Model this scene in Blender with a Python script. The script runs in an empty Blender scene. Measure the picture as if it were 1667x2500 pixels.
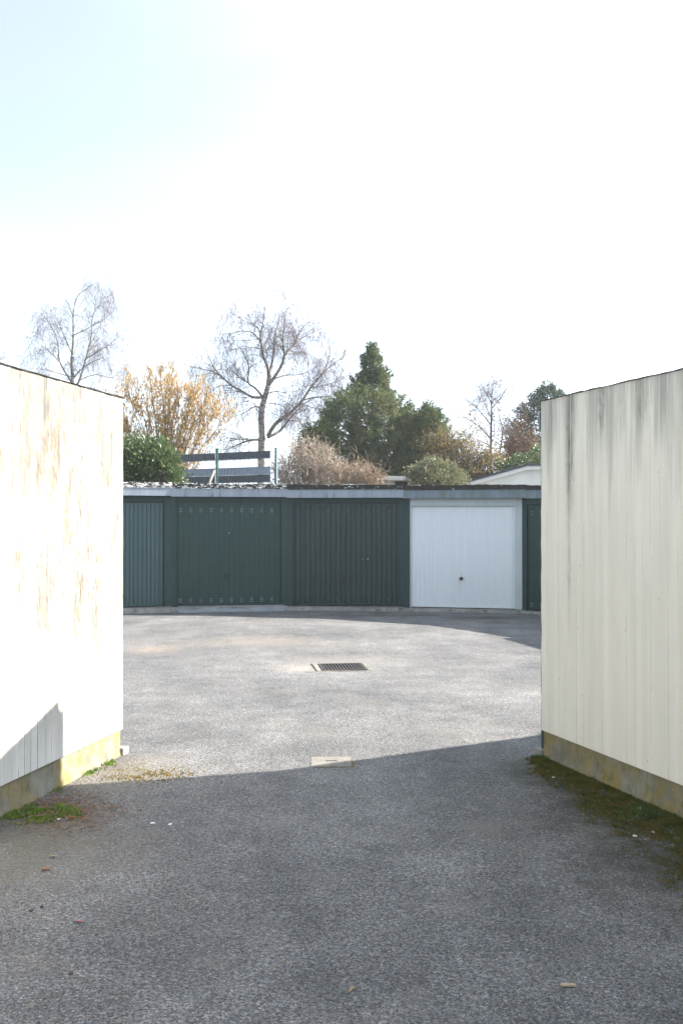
import bpy, math, random
from mathutils import Vector, Matrix, noise, Quaternion
random.seed(7)
R = math.radians
S = bpy.context.scene
C = S.collection
F, CX, HZ, EYE = 2430.0, 833.5, 1272.0, 1.75

# ------------------------------------------------------------------ camera, sky, sun, exposure
cam_d = bpy.data.cameras.new('camera'); cam = bpy.data.objects.new('camera', cam_d); C.objects.link(cam)
cam_d.sensor_fit = 'VERTICAL'; cam_d.sensor_height = 36; cam_d.sensor_width = 24; cam_d.lens = 35
cam.location = (0, 0, EYE); cam.rotation_euler = (R(90) + math.atan(22 / F), 0, 0)
cam_d.clip_end = 2000; cam_d.clip_start = .05
S.camera = cam
SUN_EL, SUN_AZ = 31.0, 15.5         # elevation; direction measured from +X towards +Y
sdir = Vector((math.cos(R(SUN_AZ)) * math.cos(R(SUN_EL)), math.sin(R(SUN_AZ)) * math.cos(R(SUN_EL)), math.sin(R(SUN_EL))))
w = bpy.data.worlds.new('World'); S.world = w; w.use_nodes = True
nt = w.node_tree; bgn = nt.nodes['Background']
sky = nt.nodes.new('ShaderNodeTexSky'); sky.sky_type = 'NISHITA'; sky.sun_disc = False
sky.sun_elevation = R(SUN_EL); sky.sun_rotation = R(90 - SUN_AZ)
sky.air_density = 1.0; sky.dust_density = 1.6; sky.ozone_density = 1.0
hsv = nt.nodes.new('ShaderNodeHueSaturation'); hsv.inputs['Saturation'].default_value = 1.0
nt.links.new(sky.outputs[0], hsv.inputs['Color'])
# thin streaks of high cloud over the whole dome
wtc = nt.nodes.new('ShaderNodeTexCoord'); wmp = nt.nodes.new('ShaderNodeMapping'); wmp.inputs['Rotation'].default_value = (R(20), R(-32), R(10)); wmp.inputs['Scale'].default_value = (.7, 1.2, 3.4)
wno = nt.nodes.new('ShaderNodeTexNoise'); wno.inputs['Scale'].default_value = 1.3; wno.inputs['Detail'].default_value = 5; wno.inputs['Roughness'].default_value = .5; wno.inputs['Distortion'].default_value = .4
wrp = nt.nodes.new('ShaderNodeMapRange'); wrp.inputs[1].default_value = .40; wrp.inputs[2].default_value = .72; wrp.inputs[3].default_value = .80; wrp.inputs[4].default_value = .93
wmx = nt.nodes.new('ShaderNodeMix'); wmx.data_type = 'RGBA'
# the veil of high cloud whitens towards the sun and towards the horizon, as thin cirrus does
def wmath(op, a, b, clamp=False):
    x = nt.nodes.new('ShaderNodeMath'); x.operation = op; x.use_clamp = clamp
    for sk, v in ((x.inputs[0], a), (x.inputs[1], b)):
        if hasattr(v, 'is_output'): nt.links.new(v, sk)
        else: sk.default_value = v
    return x.outputs[0]
def wrange(v, a, b, c, d):
    x = nt.nodes.new('ShaderNodeMapRange'); x.interpolation_type = 'SMOOTHSTEP'
    for k, q in enumerate((a, b, c, d)): x.inputs[k + 1].default_value = q
    nt.links.new(v, x.inputs[0]); return x.outputs[0]
wdot = nt.nodes.new('ShaderNodeVectorMath'); wdot.operation = 'DOT_PRODUCT'; wdot.inputs[1].default_value = sdir; nt.links.new(wtc.outputs['Generated'], wdot.inputs[0])
wsep = nt.nodes.new('ShaderNodeSeparateXYZ'); nt.links.new(wtc.outputs['Generated'], wsep.inputs[0])
white = wmath('ADD', wrange(wdot.outputs['Value'], .05, .80, 0, 1), wrange(wsep.outputs[2], -.02, .50, .95, 0))
white = wmath('ADD', white, wmath('MULTIPLY', wmath('SUBTRACT', wno.outputs[0], .47), 1.2), True)
white = wmath('POWER', white, 1.9)
wcol = nt.nodes.new('ShaderNodeMix'); wcol.data_type = 'RGBA'; wcol.inputs[6].default_value = (.90, 1.0, .98, 1); wcol.inputs[7].default_value = (2.3, 2.65, 3.2, 1)
nt.links.new(white, wcol.inputs[0]); nt.links.new(wcol.outputs[2], wmx.inputs[7])
nt.links.new(wtc.outputs['Generated'], wmp.inputs[0]); nt.links.new(wmp.outputs[0], wno.inputs['Vector']); nt.links.new(wno.outputs[0], wrp.inputs[0])
nt.links.new(wrp.outputs[0], wmx.inputs[0]); nt.links.new(hsv.outputs[0], wmx.inputs[6]); nt.links.new(wmx.outputs[2], bgn.inputs[0]); bgn.inputs[1].default_value = .14
sun_d = bpy.data.lights.new('sun', 'SUN'); sun_d.energy = 3.5; sun_d.angle = R(.55); sun_d.color = (1, .95, .87)
sun = bpy.data.objects.new('sun', sun_d); C.objects.link(sun)
sun.rotation_euler = sdir.to_track_quat('Z', 'Y').to_euler()
S.view_settings.view_transform = 'Standard'; S.view_settings.look = 'None'
S.view_settings.gamma = 1; S.view_settings.use_curve_mapping = False
S.view_settings.exposure = 2.42
S.render.engine = 'CYCLES'

# ------------------------------------------------------------------ helpers
def W(px, py, Y): return Vector(((px - CX) / F * Y, Y, EYE - (py - HZ) / F * Y))
def G(px, py, z=0.0):
    Y = (EYE - z) * F / (py - HZ); return Vector(((px - CX) / F * Y, Y, z))
def rnd(a, b): return random.uniform(a, b)

def tag(o, label=None, cat=None, group=None, kind=None):
    if label: o['label'] = label
    if cat: o['category'] = cat
    if group: o['group'] = group
    if kind: o['kind'] = kind
    return o
def empty(name, loc=(0, 0, 0), rz=0, label=None, cat=None, group=None):
    o = bpy.data.objects.new(name, None); C.objects.link(o)
    o.location = loc; o.rotation_euler = (0, 0, rz); o.empty_display_size = .2
    return tag(o, label, cat, group)

class MB:
    def __init__(s): s.v = []; s.f = []; s.sm = []
    def box(s, a, b, M=None):
        x0, y0, z0 = a; x1, y1, z1 = b; n = len(s.v)
        p = [(x0, y0, z0), (x1, y0, z0), (x1, y1, z0), (x0, y1, z0), (x0, y0, z1), (x1, y0, z1), (x1, y1, z1), (x0, y1, z1)]
        if M: p = [tuple(M @ Vector(q)) for q in p]
        s.v += p
        for q in ((0, 3, 2, 1), (4, 5, 6, 7), (0, 1, 5, 4), (1, 2, 6, 5), (2, 3, 7, 6), (3, 0, 4, 7)):
            s.f.append(tuple(n + i for i in q)); s.sm.append(False)
        return s
    def face(s, pts, smooth=False):
        n = len(s.v); s.v += [tuple(p) for p in pts]; s.f.append(tuple(range(n, n + len(pts)))); s.sm.append(smooth); return s
    def tube(s, pts, rad, k=5, cap=True):
        n0 = len(s.v); N = len(pts); up = Vector((.31, .17, .93))
        for i, p in enumerate(pts):
            d = (pts[min(i + 1, N - 1)] - pts[max(i - 1, 0)])
            d = d.normalized() if d.length > 1e-9 else Vector((0, 0, 1))
            a = d.cross(up)
            if a.length < .05: a = d.cross(Vector((1, 0, 0)))
            a.normalize(); b = d.cross(a); r = rad[i]
            for j in range(k):
                t = 2 * math.pi * j / k
                q = p + a * (math.cos(t) * r) + b * (math.sin(t) * r); s.v.append((q.x, q.y, q.z))
        for i in range(N - 1):
            for j in range(k):
                j2 = (j + 1) % k; o = n0 + i * k
                s.f.append((o + j, o + j2, o + k + j2, o + k + j)); s.sm.append(True)
        if cap and k > 2:
            s.f.append(tuple(n0 + j for j in range(k))[::-1]); s.sm.append(False)
            s.f.append(tuple(n0 + (N - 1) * k + j for j in range(k))); s.sm.append(False)
        return s
    def prism(s, poly, z0, z1):      # poly: list of (x,y) CCW
        n = len(s.v); k = len(poly)
        s.v += [(p[0], p[1], z0) for p in poly] + [(p[0], p[1], z1) for p in poly]
        s.f.append(tuple(n + i for i in range(k))[::-1]); s.f.append(tuple(n + k + i for i in range(k))); s.sm += [False, False]
        for i in range(k):
            j = (i + 1) % k; s.f.append((n + i, n + j, n + k + j, n + k + i)); s.sm.append(False)
        return s
    def build(s, name, mat, parent=None, loc=None, rz=None, bevel=0, **kw):
        me = bpy.data.meshes.new(name); me.from_pydata(s.v, [], s.f)
        me.polygons.foreach_set('use_smooth', s.sm); me.update()
        if mat: me.materials.append(mat)
        o = bpy.data.objects.new(name, me); C.objects.link(o)
        if parent: o.parent = parent
        if loc is not None: o.location = loc
        if rz is not None: o.rotation_euler = (0, 0, rz)
        if bevel:
            m = o.modifiers.new('bevel', 'BEVEL'); m.width = bevel; m.segments = 2; m.limit_method = 'ANGLE'
        return tag(o, **kw)

# ------------------------------------------------------------------ material helpers
class NM:
    def __init__(s, name, rough=.8, spec=.3, metal=0):
        s.m = bpy.data.materials.new(name); s.m.use_nodes = True; s.t = s.m.node_tree
        s.b = s.t.nodes['Principled BSDF']; s.b.inputs['Roughness'].default_value = rough
        s.b.inputs['Specular IOR Level'].default_value = spec; s.b.inputs['Metallic'].default_value = metal
        s.tc = s.t.nodes.new('ShaderNodeTexCoord')
    def n(s, t, **k):
        x = s.t.nodes.new(t)
        for a, b in k.items(): setattr(x, a, b)
        return x
    def l(s, a, b): s.t.links.new(a, b); return b
    def map(s, scale=(1, 1, 1), loc=(0, 0, 0), src='Object'):
        m = s.n('ShaderNodeMapping'); m.inputs['Scale'].default_value = scale; m.inputs['Location'].default_value = loc
        s.l(s.tc.outputs[src], m.inputs[0]); return m.outputs[0]
    def noise(s, scale, detail=4, rough=.55, vec=None, dist=0):
        x = s.n('ShaderNodeTexNoise'); x.inputs['Scale'].default_value = scale; x.inputs['Detail'].default_value = detail
        x.inputs['Roughness'].default_value = rough; x.inputs['Distortion'].default_value = dist
        s.l(vec if vec is not None else s.tc.outputs['Object'], x.inputs['Vector']); return x.outputs[0]
    def vor(s, scale, feature='F1', vec=None, out='Distance', rand=1):
        x = s.n('ShaderNodeTexVoronoi', feature=feature); x.inputs['Scale'].default_value = scale; x.inputs['Randomness'].default_value = rand
        s.l(vec if vec is not None else s.tc.outputs['Object'], x.inputs['Vector']); return x.outputs[out]
    def ramp(s, fac, stops, interp='LINEAR'):
        r = s.n('ShaderNodeValToRGB'); e = r.color_ramp; e.interpolation = interp
        while len(e.elements) < len(stops): e.elements.new(.5)
        for i, (p, c) in enumerate(stops):
            e.elements[i].position = p; e.elements[i].color = (c, c, c, 1) if not hasattr(c, '__len__') else (*c, 1)
        s.l(fac, r.inputs[0]); return r.outputs[0]
    def mix(s, fac, a, b, mode='MIX'):
        x = s.n('ShaderNodeMix', data_type='RGBA', blend_type=mode)
        for sock, v in ((x.inputs[0], fac), (x.inputs[6], a), (x.inputs[7], b)):
            if hasattr(v, 'links') or hasattr(v, 'is_output'): s.l(v, sock)
            elif hasattr(v, '__len__'): sock.default_value = (*v, 1)
            else: sock.default_value = v
        return x.outputs[2]
    def math(s, op, a, b=0, clamp=False):
        x = s.n('ShaderNodeMath', operation=op, use_clamp=clamp)
        for sock, v in ((x.inputs[0], a), (x.inputs[1], b)):
            if hasattr(v, 'is_output'): s.l(v, sock)
            else: sock.default_value = v
        return x.outputs[0]
    def sep(s):
        x = s.n('ShaderNodeSeparateXYZ'); s.l(s.tc.outputs['Object'], x.inputs[0]); return x.outputs
    def near(s, pt, rad, soft, scale=(1, 1, 1)):   # 1 inside a rough spot round pt
        m = s.n('ShaderNodeMapping'); m.inputs['Location'].default_value = tuple(-a * b for a, b in zip(pt, scale)); m.inputs['Scale'].default_value = scale
        s.l(s.tc.outputs['Object'], m.inputs[0])
        ln = s.n('ShaderNodeVectorMath', operation='LENGTH'); s.l(m.outputs[0], ln.inputs[0])
        r = s.n('ShaderNodeMapRange'); r.inputs[1].default_value = rad + soft; r.inputs[2].default_value = rad - soft
        s.l(ln.outputs['Value'], r.inputs[0]); return r.outputs[0]
    def col(s, c):
        if hasattr(c, 'is_output'): s.l(c, s.b.inputs['Base Color'])
        else: s.b.inputs['Base Color'].default_value = (*c, 1)
        return s
    def bump(s, h, strength=.5, dist=.01):
        x = s.n('ShaderNodeBump'); x.inputs['Strength'].default_value = strength; x.inputs['Distance'].default_value = dist
        s.l(h, x.inputs['Height']); 
        if s.b.inputs['Normal'].links: s.l(s.b.inputs['Normal'].links[0].from_socket, x.inputs['Normal'])
        s.l(x.outputs[0], s.b.inputs['Normal']); return s

def mottled(name, c1, c2, scale=3, rough=.8, spec=.3, bump=0, bscale=40, metal=0, c3=None):
    m = NM(name, rough, spec, metal)
    f = m.ramp(m.noise(scale, 5), [(.35, 0), (.65, 1)])
    c = m.mix(f, c1, c2)
    if c3: c = m.mix(m.ramp(m.noise(scale * 3.1, 4), [(.55, 0), (.72, 1)]), c, c3)
    m.col(c)
    if bump: m.bump(m.noise(bscale, 4), bump, .01)
    return m.m

# asphalt
def asphalt():
    m = NM('asphalt', .82, .35)
    big = m.ramp(m.noise(.55, 5, .6), [(.3, (.120, .123, .128)), (.7, (.205, .205, .204))])
    mid = m.ramp(m.noise(2.3, 7, .7), [(.3, .70), (.7, 1.24)])
    c = m.mix(1.0, big, mid, 'MULTIPLY')
    c = m.mix(1.0, c, m.ramp(m.noise(.8, 7, .7, m.map((1.6, .7, 1), (9, 4, 0))), [(.3, .74), (.7, 1.22)]), 'MULTIPLY')
    cell = m.vor(140, out='Color'); sp = m.n('ShaderNodeSeparateColor'); m.l(cell, sp.inputs[0])
    g = m.ramp(sp.outputs[0], [(0, .30), (.25, .62), (.6, .95), (.88, 1.35), (.97, 1.65), (1, 2.2)])
    c = m.mix(1.0, c, g, 'MULTIPLY')
    tint = m.ramp(sp.outputs[1], [(0, (1.0, 1.0, 1.02)), (.72, (1.0, 1.0, 1.0)), (.85, (1.22, 1.02, .82)), (.93, (1.5, 1.0, .68)), (1, (.9, .98, 1.12))])
    c = m.mix(.8, c, m.mix(1.0, c, tint, 'MULTIPLY'))
    g2 = m.ramp(m.noise(48, 4, .75), [(.32, .55), (.68, 1.45)])
    c = m.mix(1.0, c, g2, 'MULTIPLY')
    # dusty worn areas and the earth washed up by the walls
    dust = m.ramp(m.noise(1.1, 6, .65, m.map((1, 1, 1), (5, 3, 0))), [(.54, 0), (.72, .55)])
    c = m.mix(dust, c, (.19, .178, .155))
    wob = m.noise(7, 9, .82)
    def spot(p, r, s_, color, amt, sc=(1, 1, 1)):
        nonlocal c
        k = m.near((p.x, p.y, 0), r, s_, (sc[0], sc[1], 0))
        k = m.math('MULTIPLY', m.ramp(m.math('ADD', m.math('MULTIPLY', k, .9), m.math('MULTIPLY', m.math('SUBTRACT', wob, .55), 2.2)), [(.15, 0), (.75, 1)]), amt)
        c = m.mix(k, c, color)
    spot(G(375, 1585), .35, .3, (.30, .24, .19), .6, (1, .7, 1))
    spot(G(640, 1566), .65, .5, (.28, .24, .20), .5, (.7, 1, 1))
    spot(G(735, 1628), .30, .25, (.36, .31, .26), .7)
    spot(G(850, 1612), .60, .4, (.24, .22, .20), .5, (.6, 1, 1))
    spot(G(300, 1885), .42, .35, (.17, .145, .10), .5)
    spot(G(90, 2010), .45, .35, (.075, .06, .042), .7)
    spot(G(60, 2090), .55, .5, (.17, .15, .11), .5)
    spot(G(1330, 1885), .35, .3, (.040, .042, .026), .8)
    spot(G(1500, 1980), .50, .35, (.036, .038, .026), .8, (1.4, .6, 1))
    spot(G(1640, 2130), .45, .4, (.040, .040, .034), .7)
    spot(G(1010, 1502), .35, .3, (.045, .028, .02), .6, (.6, 1.5, 1))
    spot(G(1170, 1508), .45, .3, (.045, .030, .022), .6, (.5, 1.5, 1))
    spot(G(870, 1503), .35, .3, (.045, .030, .024), .5, (.5, 1.5, 1))
    m.col(c)
    h = m.math('ADD', m.math('MULTIPLY', m.vor(140), -.9), m.math('MULTIPLY', m.noise(220, 2), .5))
    m.bump(h, .9, .006); m.bump(m.noise(34, 5, .75), .7, .016)
    return m.m
M_ASPH = asphalt()

def concrete_wall(name, base, base2, tan, tan_amt, streaks, top, warm, seed, stain=1.0):
    """streaks: (x, width, z_top, z_bottom, strength) dark runs below the roof edge, wall-local metres"""
    m = NM(name, .9, .2)
    v = m.map((5.5, 5.5, .5), (seed, 0, seed * 2))
    c = m.mix(m.ramp(m.noise(1.6, 6, .62, v), [(.3, 0), (.7, 1)]), base, base2)
    # board to board tone
    bt = m.noise(1.0, 0, .5, m.map((11, 0, 0), (seed, 0, 0)))
    c = m.mix(1.0, c, m.ramp(bt, [(.3, .955), (.7, 1.04)]), 'MULTIPLY')
    if tan_amt:
        v2 = m.map((20, 20, 4.5), (seed + 3, 0, 1))
        k = m.ramp(m.noise(1.6, 10, .85, v2), [(.41, 0), (.56, tan_amt)])
        k2 = m.ramp(m.noise(.9, 3, .5), [(.30, .25), (.52, 1)])
        z = m.sep()[2]
        k3 = m.ramp(m.math('MULTIPLY', z, .4), [(.08, 0), (.50, 1)])
        wsh = m.ramp(m.noise(1.3, 6, .7, m.map((3.2, 3.2, 1.0), (seed + 7, 0, 2))), [(.42, 0), (.60, .9 if tan_amt > .5 else .10)])
        c = m.mix(m.math('MULTIPLY', wsh, k3), c, (.175, .145, .108) if tan_amt > .5 else (.40, .37, .31))
        c = m.mix(m.math('MULTIPLY', m.math('MULTIPLY', k, k2), k3), c, tan)
    s = m.sep(); z = s[2]; x = s[0]
    wob = m.noise(3.0, 4, .6, m.map((1, 1, 6), (seed, 1, 0)))
    fine = m.noise(9.0, 5, .7, m.map((6, 6, .8)))
    dark = None
    # general grey wash under the roof edge
    wash = m.ramp(m.math('ADD', m.math('MULTIPLY', m.math('SUBTRACT', z, top - .9), 1.1), m.math('MULTIPLY', m.math('SUBTRACT', m.noise(1.3, 5, .6, m.map((6, 6, .35), (seed, 5, 0))), .5), 3.2)), [(.35, 0), (1.0, .55 * stain)])
    c = m.mix(wash, c, (.21, .205, .19))
    for (sx, sw, zt, zb, st) in streaks:
        dx = m.math('ABSOLUTE', m.math('SUBTRACT', m.math('ADD', x, m.math('MULTIPLY', m.math('SUBTRACT', wob, .5), .05)), sx))
        kx = m.math('SUBTRACT', 1, m.math('DIVIDE', dx, sw * 1.25), True)
        kz = m.math('MULTIPLY', m.math('DIVIDE', m.math('SUBTRACT', z, zb), max(.01, .45 * (zt - zb)), True), 1)
        kt = m.math('DIVIDE', m.math('SUBTRACT', zt + .15, z), .15, True)
        k = m.math('MULTIPLY', m.math('MULTIPLY', kx, kz), kt)
        k = m.math('MULTIPLY', m.math('MULTIPLY', k, m.ramp(fine, [(.3, .15), (.65, .9)])), st * 1.15, True)
        c = m.mix(k, c, (.085, .085, .075))
    # mould specks low down and blow holes
    low = m.ramp(m.math('ADD', m.math('MULTIPLY', m.math('SUBTRACT', .75, z), .5), m.math('MULTIPLY', m.math('SUBTRACT', m.noise(7, 7, .75, m.map((1.6, 1.6, 1), (seed, 0, 0))), .5), 2.2)), [(.45, 0), (.85, .5)])
    c = m.mix(low, c, (.20, .19, .15))
    pit = m.ramp(m.vor(16, vec=m.map((1, 1, .75), (seed, 0, 0))), [(.045, 1), (.075, 0)])
    pitm = m.ramp(m.noise(5, 2), [(.48, 0), (.56, 1)])
    pit = m.math('MULTIPLY', pit, pitm)
    c = m.mix(m.math('MULTIPLY', pit, .75), c, (.12, .11, .09))
    m.col(c)
    grain = m.noise(30, 6, .75, m.map((4, 4, .35), (seed, 0, 0)))
    m.bump(m.math('SUBTRACT', grain, m.math('MULTIPLY', pit, 1.2)), .55, .005)
    m.bump(m.noise(90, 4, .7), .25, .003)
    return m.m

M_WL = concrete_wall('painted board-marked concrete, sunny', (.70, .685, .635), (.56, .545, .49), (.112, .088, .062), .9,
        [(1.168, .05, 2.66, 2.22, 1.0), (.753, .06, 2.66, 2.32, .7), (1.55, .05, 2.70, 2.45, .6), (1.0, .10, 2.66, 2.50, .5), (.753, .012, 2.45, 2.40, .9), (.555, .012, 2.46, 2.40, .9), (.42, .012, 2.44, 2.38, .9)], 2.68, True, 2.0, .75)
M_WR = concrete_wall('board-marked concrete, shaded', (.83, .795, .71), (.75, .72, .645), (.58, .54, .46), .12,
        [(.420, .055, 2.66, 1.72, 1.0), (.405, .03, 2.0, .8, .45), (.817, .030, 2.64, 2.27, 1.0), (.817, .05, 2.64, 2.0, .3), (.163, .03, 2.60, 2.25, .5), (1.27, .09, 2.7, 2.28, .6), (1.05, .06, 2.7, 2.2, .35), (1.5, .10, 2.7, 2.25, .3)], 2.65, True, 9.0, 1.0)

def joint_mat(name, a, b, st):
    m = NM(name, .9, .2); c = m.mix(m.ramp(m.noise(1.2, 5, .7, m.map((9, 9, 1.2), (st, 0, 0))), [(.42, 0), (.58, 1)]), a, b); m.col(c); return m.m
M_JL = joint_mat('stained board joint', (.60, .58, .52), (.13, .10, .07), 3)
M_JR = joint_mat('board joint', (.78, .745, .665), (.62, .59, .53), 5)

def plinth_mat():
    m = NM('mossy concrete plinth', .92, .15)
    c = m.mix(m.ramp(m.noise(6, 6, .65), [(.35, 0), (.65, 1)]), (.27, .26, .22), (.17, .165, .13))
    k = m.ramp(m.noise(4.5, 7, .72, m.map((1, 1, .7), (4, 1, 2))), [(.42, 0), (.62, .8)])
    c = m.mix(k, c, (.28, .215, .05))
    k = m.ramp(m.noise(11, 5, .7, m.map((1, 1, .6), (1, 7, 2))), [(.52, 0), (.72, .8)])
    c = m.mix(k, c, (.10, .10, .045))
    m.col(c); m.bump(m.noise(35, 6, .7), .6, .008); return m.m
M_PLINTH = plinth_mat()
M_FELT = mottled('roofing felt', (.02, .02, .02), (.05, .048, .046), 6, .9, .2, .5, 60, c3=(.10, .09, .08))
M_CONC = mottled('old concrete', (.30, .285, .26), (.19, .18, .16), 3, .92, .15, .6, 40, c3=(.09, .075, .06))

def roof_edge_mat(light):
    m = NM('roof edge felt with pale chips', .9, .2)
    c = m.mix(m.noise(9, 4), (.018, .016, .016), (.05, .042, .036))
    k = m.ramp(m.noise(22, 4, .7, m.map((.6, .6, 1.6))), [(.62 - light, 0), (.68 - light, 1)])
    c = m.mix(k, c, (.55, .55, .53)); m.col(c); m.bump(m.noise(30, 4), .6, .01); return m.m
def fascia_mat(name, a, b, green):
    m = NM(name, .5, .4, .25)
    v = m.map((7, 7, .8))
    c = m.mix(m.ramp(m.noise(.9, 5, .6, v), [(.35, 0), (.65, 1)]), a, b)
    k = m.ramp(m.noise(2.2, 5, .6, m.map((5, 5, .6), (3, 0, 0))), [(.60, 0), (.68, .8)])
    c = m.mix(k, c, (.055, .06, .06))
    if green: c = m.mix(m.ramp(m.noise(1.8, 4, .6, m.map((3, 3, 1), (8, 0, 0))), [(.46, 0), (.62, .7)]), c, (.13, .17, .11))
    m.col(c); m.bump(m.noise(4, 3), .3, .01); return m.m
M_FASC = fascia_mat('weathered zinc fascia', (.33, .36, .40), (.25, .28, .33), False)
M_FASC_G = fascia_mat('weathered zinc fascia with algae', (.22, .26, .31), (.15, .18, .22), True)

def paint(name, a, b, rough=.45, dirt=.4, dc=(.05, .05, .04), z0=.07):
    m = NM(name, rough, .4)
    c = m.mix(m.ramp(m.noise(1.4, 5, .6), [(.3, 0), (.7, 1)]), a, b)
    c = m.mix(m.ramp(m.noise(2.2, 6, .65, m.map((4, 4, .5))), [(.55, 0), (.8, dirt)]), c, dc)
    z = m.sep()[2]
    low = m.ramp(m.math('ADD', m.math('MULTIPLY', m.math('SUBTRACT', .35 + z0, z), 1.4), m.math('SUBTRACT', m.noise(8, 5, .7), .6)), [(.2, 0), (.7, dirt)])
    c = m.mix(low, c, dc)
    m.col(c); m.bump(m.noise(3, 3), .15, .01); return m.m
M_GREEN = paint('dark green paint', (.017, .046, .041), (.022, .054, .048))
M_GREEN1 = paint('pale teal green paint', (.052, .096, .096), (.062, .108, .106))  # paler green than the other doors
M_GREEN3 = paint('dull grey green paint', (.024, .045, .042), (.030, .053, .050))
M_GPOST = paint('green painted wall', (.024, .050, .050), (.030, .060, .060), .7)
M_WHITE = paint('white enamel', (.85, .86, .88), (.82, .84, .87), .35, .12, (.5, .49, .45))
M_WFRAME = paint('aged white frame', (.58, .62, .62), (.50, .55, .55), .5, .3, (.2, .2, .17))
M_BLACK = mottled('black plastic', (.015, .015, .015), (.03, .03, .03), 8, .35, .5)
M_LOUVRE = mottled('brightened pressed slot', (.085, .135, .15), (.06, .10, .11), 8, .4, .6)  # slot lips brightened in the colour so they show as pale lines
M_LOUVRE2 = mottled('strongly brightened pressed slot', (.20, .28, .31), (.14, .21, .23), 8, .4, .6)  # brightened further in the colour, for the dark green doors
M_SPOT = mottled('bright metal', (.6, .6, .6), (.5, .5, .5), 8, .3, .5)
M_ALU = NM('ribbed aluminium', .4, .5, .5); M_ALU.col(M_ALU.mix(M_ALU.ramp(M_ALU.noise(5, 4), [(.4, 0), (.7, 1)]), (.50, .53, .58), (.38, .40, .44))); M_ALU = M_ALU.m
M_IRON = mottled('cast iron', (.025, .022, .022), (.05, .042, .038), 20, .6, .5, .4, 80)
M_PIT = mottled('dark drain pit', (.012, .011, .010), (.02, .018, .015), 10, .95, .05)

# ------------------------------------------------------------------ ground
def terrain():
    me = MB(); xs = [-900, -400, -150, -70, -40] + [-30 + 2 * i for i in range(31)] + [40, 70, 150, 400, 900]
    ys = [-900, -300, -100, -40, -20] + [-10 + 2 * i for i in range(36)] + [70, 90, 150, 400, 900]
    def h(x, y):
        r = math.hypot(x + .4, (y - 13))
        k = min(1, max(0, (r - 14.5) / 3.5)) * min(1, max(0, (y - 9) / 4))
        return -.03 + 1.25 * k * k * (3 - 2 * k)
    for y in ys:
        for x in xs: me.v.append((x, y, h(x, y)))
    n = len(xs)
    for j in range(len(ys) - 1):
        for i in range(n - 1): me.f.append((j * n + i, j * n + i + 1, (j + 1) * n + i + 1, (j + 1) * n + i)); me.sm.append(True)
    return me.build('ground', mottled('rough grass and soil', (.06, .075, .03), (.10, .085, .05), 1.2, .95, .1, .6, 20), kind='structure')
terrain()

DR = G(833, 1625)         # drain centre
def paving():
    me = MB(); nx, ny = 120, 150
    x0, x1, y0, y1 = -13, 13, -8, 26
    import bisect
    def h(x, y):
        e = noise.noise(Vector((x * .5, y * .5, 0))) * .008 + noise.noise(Vector((x * 2, y * 2, 4))) * .0025
        d = math.hypot(x - DR.x, y - DR.y); e -= .02 * math.exp(-(d / 1.4) ** 2)
        return e
    gx0, gx1, gy0, gy1 = DR.x - .26, DR.x + .26, DR.y - .26, DR.y + .26
    xs = sorted(set([x0 + (x1 - x0) * i / nx for i in range(nx + 1)])); ys = [y0 + (y1 - y0) * i / ny for i in range(ny + 1)]
    for y in ys:
        for x in xs: me.v.append((x, y, h(x, y)))
    n = len(xs)
    for j in range(ny):
        for i in range(n - 1): me.f.append((j * n + i, j * n + i + 1, (j + 1) * n + i + 1, (j + 1) * n + i)); me.sm.append(True)
    return me.build('courtyard_asphalt', M_ASPH, kind='structure')
paving()

# ------------------------------------------------------------------ garage rows
CEN = Vector((-.38, 13.0, 0))
def v2(x, y): return Vector((x, y, 0))

def leaf_mesh(mb, x0, x1, z0, z1, style):
    """pressed steel door leaf in bay-local coords; front at y=yf, ribs run vertically"""
    yf = .045; prof = []
    wdt = x1 - x0
    if style == 'board':         # narrow boards with V grooves
        n = max(3, round(wdt / .082)); st = wdt / n
        for i in range(n):
            a = x0 + i * st; prof += [(a, yf + .013), (a + .007, yf), (a + st - .010, yf - .002), (a + st - .002, yf + .013)]
    elif style == 'fine':
        n = round(wdt / .088); st = wdt / n
        for i in range(n):
            a = x0 + i * st; prof += [(a, yf), (a + .40 * st, yf), (a + .47 * st, yf + .011), (a + .90 * st, yf + .011), (a + .97 * st, yf)]
    else:
        dep = .018 if style == 'deep' else .006
        n = 20; st = (wdt - .06) / n; prof.append((x0, yf + .002)); prof.append((x0 + .028, yf + .002))
        for i in range(n):
            a = x0 + .03 + i * st
            if i % 2 == 0: prof += [(a, yf + dep), (a + .16 * st, yf), (a + .86 * st, yf), (a + st, yf + dep)]
            else: prof += [(a + .08 * st, yf + dep), (a + .2 * st, yf + dep * .45), (a + .72 * st, yf + dep * .45), (a + .8 * st, yf + dep)]
        prof.append((x1 - .028, yf + .002))
    prof.append((x1, yf))
    e = .03
    for i in range(len(prof) - 1):
        (a, ya), (b, yb) = prof[i], prof[i + 1]
        mb.face([(a, ya, z0 + e), (b, yb, z0 + e), (b, yb, z1 - e), (a, ya, z1 - e)])
    mb.box((x0, yf - .003, z0), (x1, yf + .03, z0 + e)); mb.box((x0, yf - .003, z1 - e), (x1, yf + .03, z1))
    mb.box((x0, yf + .025, z0 + e), (x1, yf + .045, z1 - e))

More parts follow.
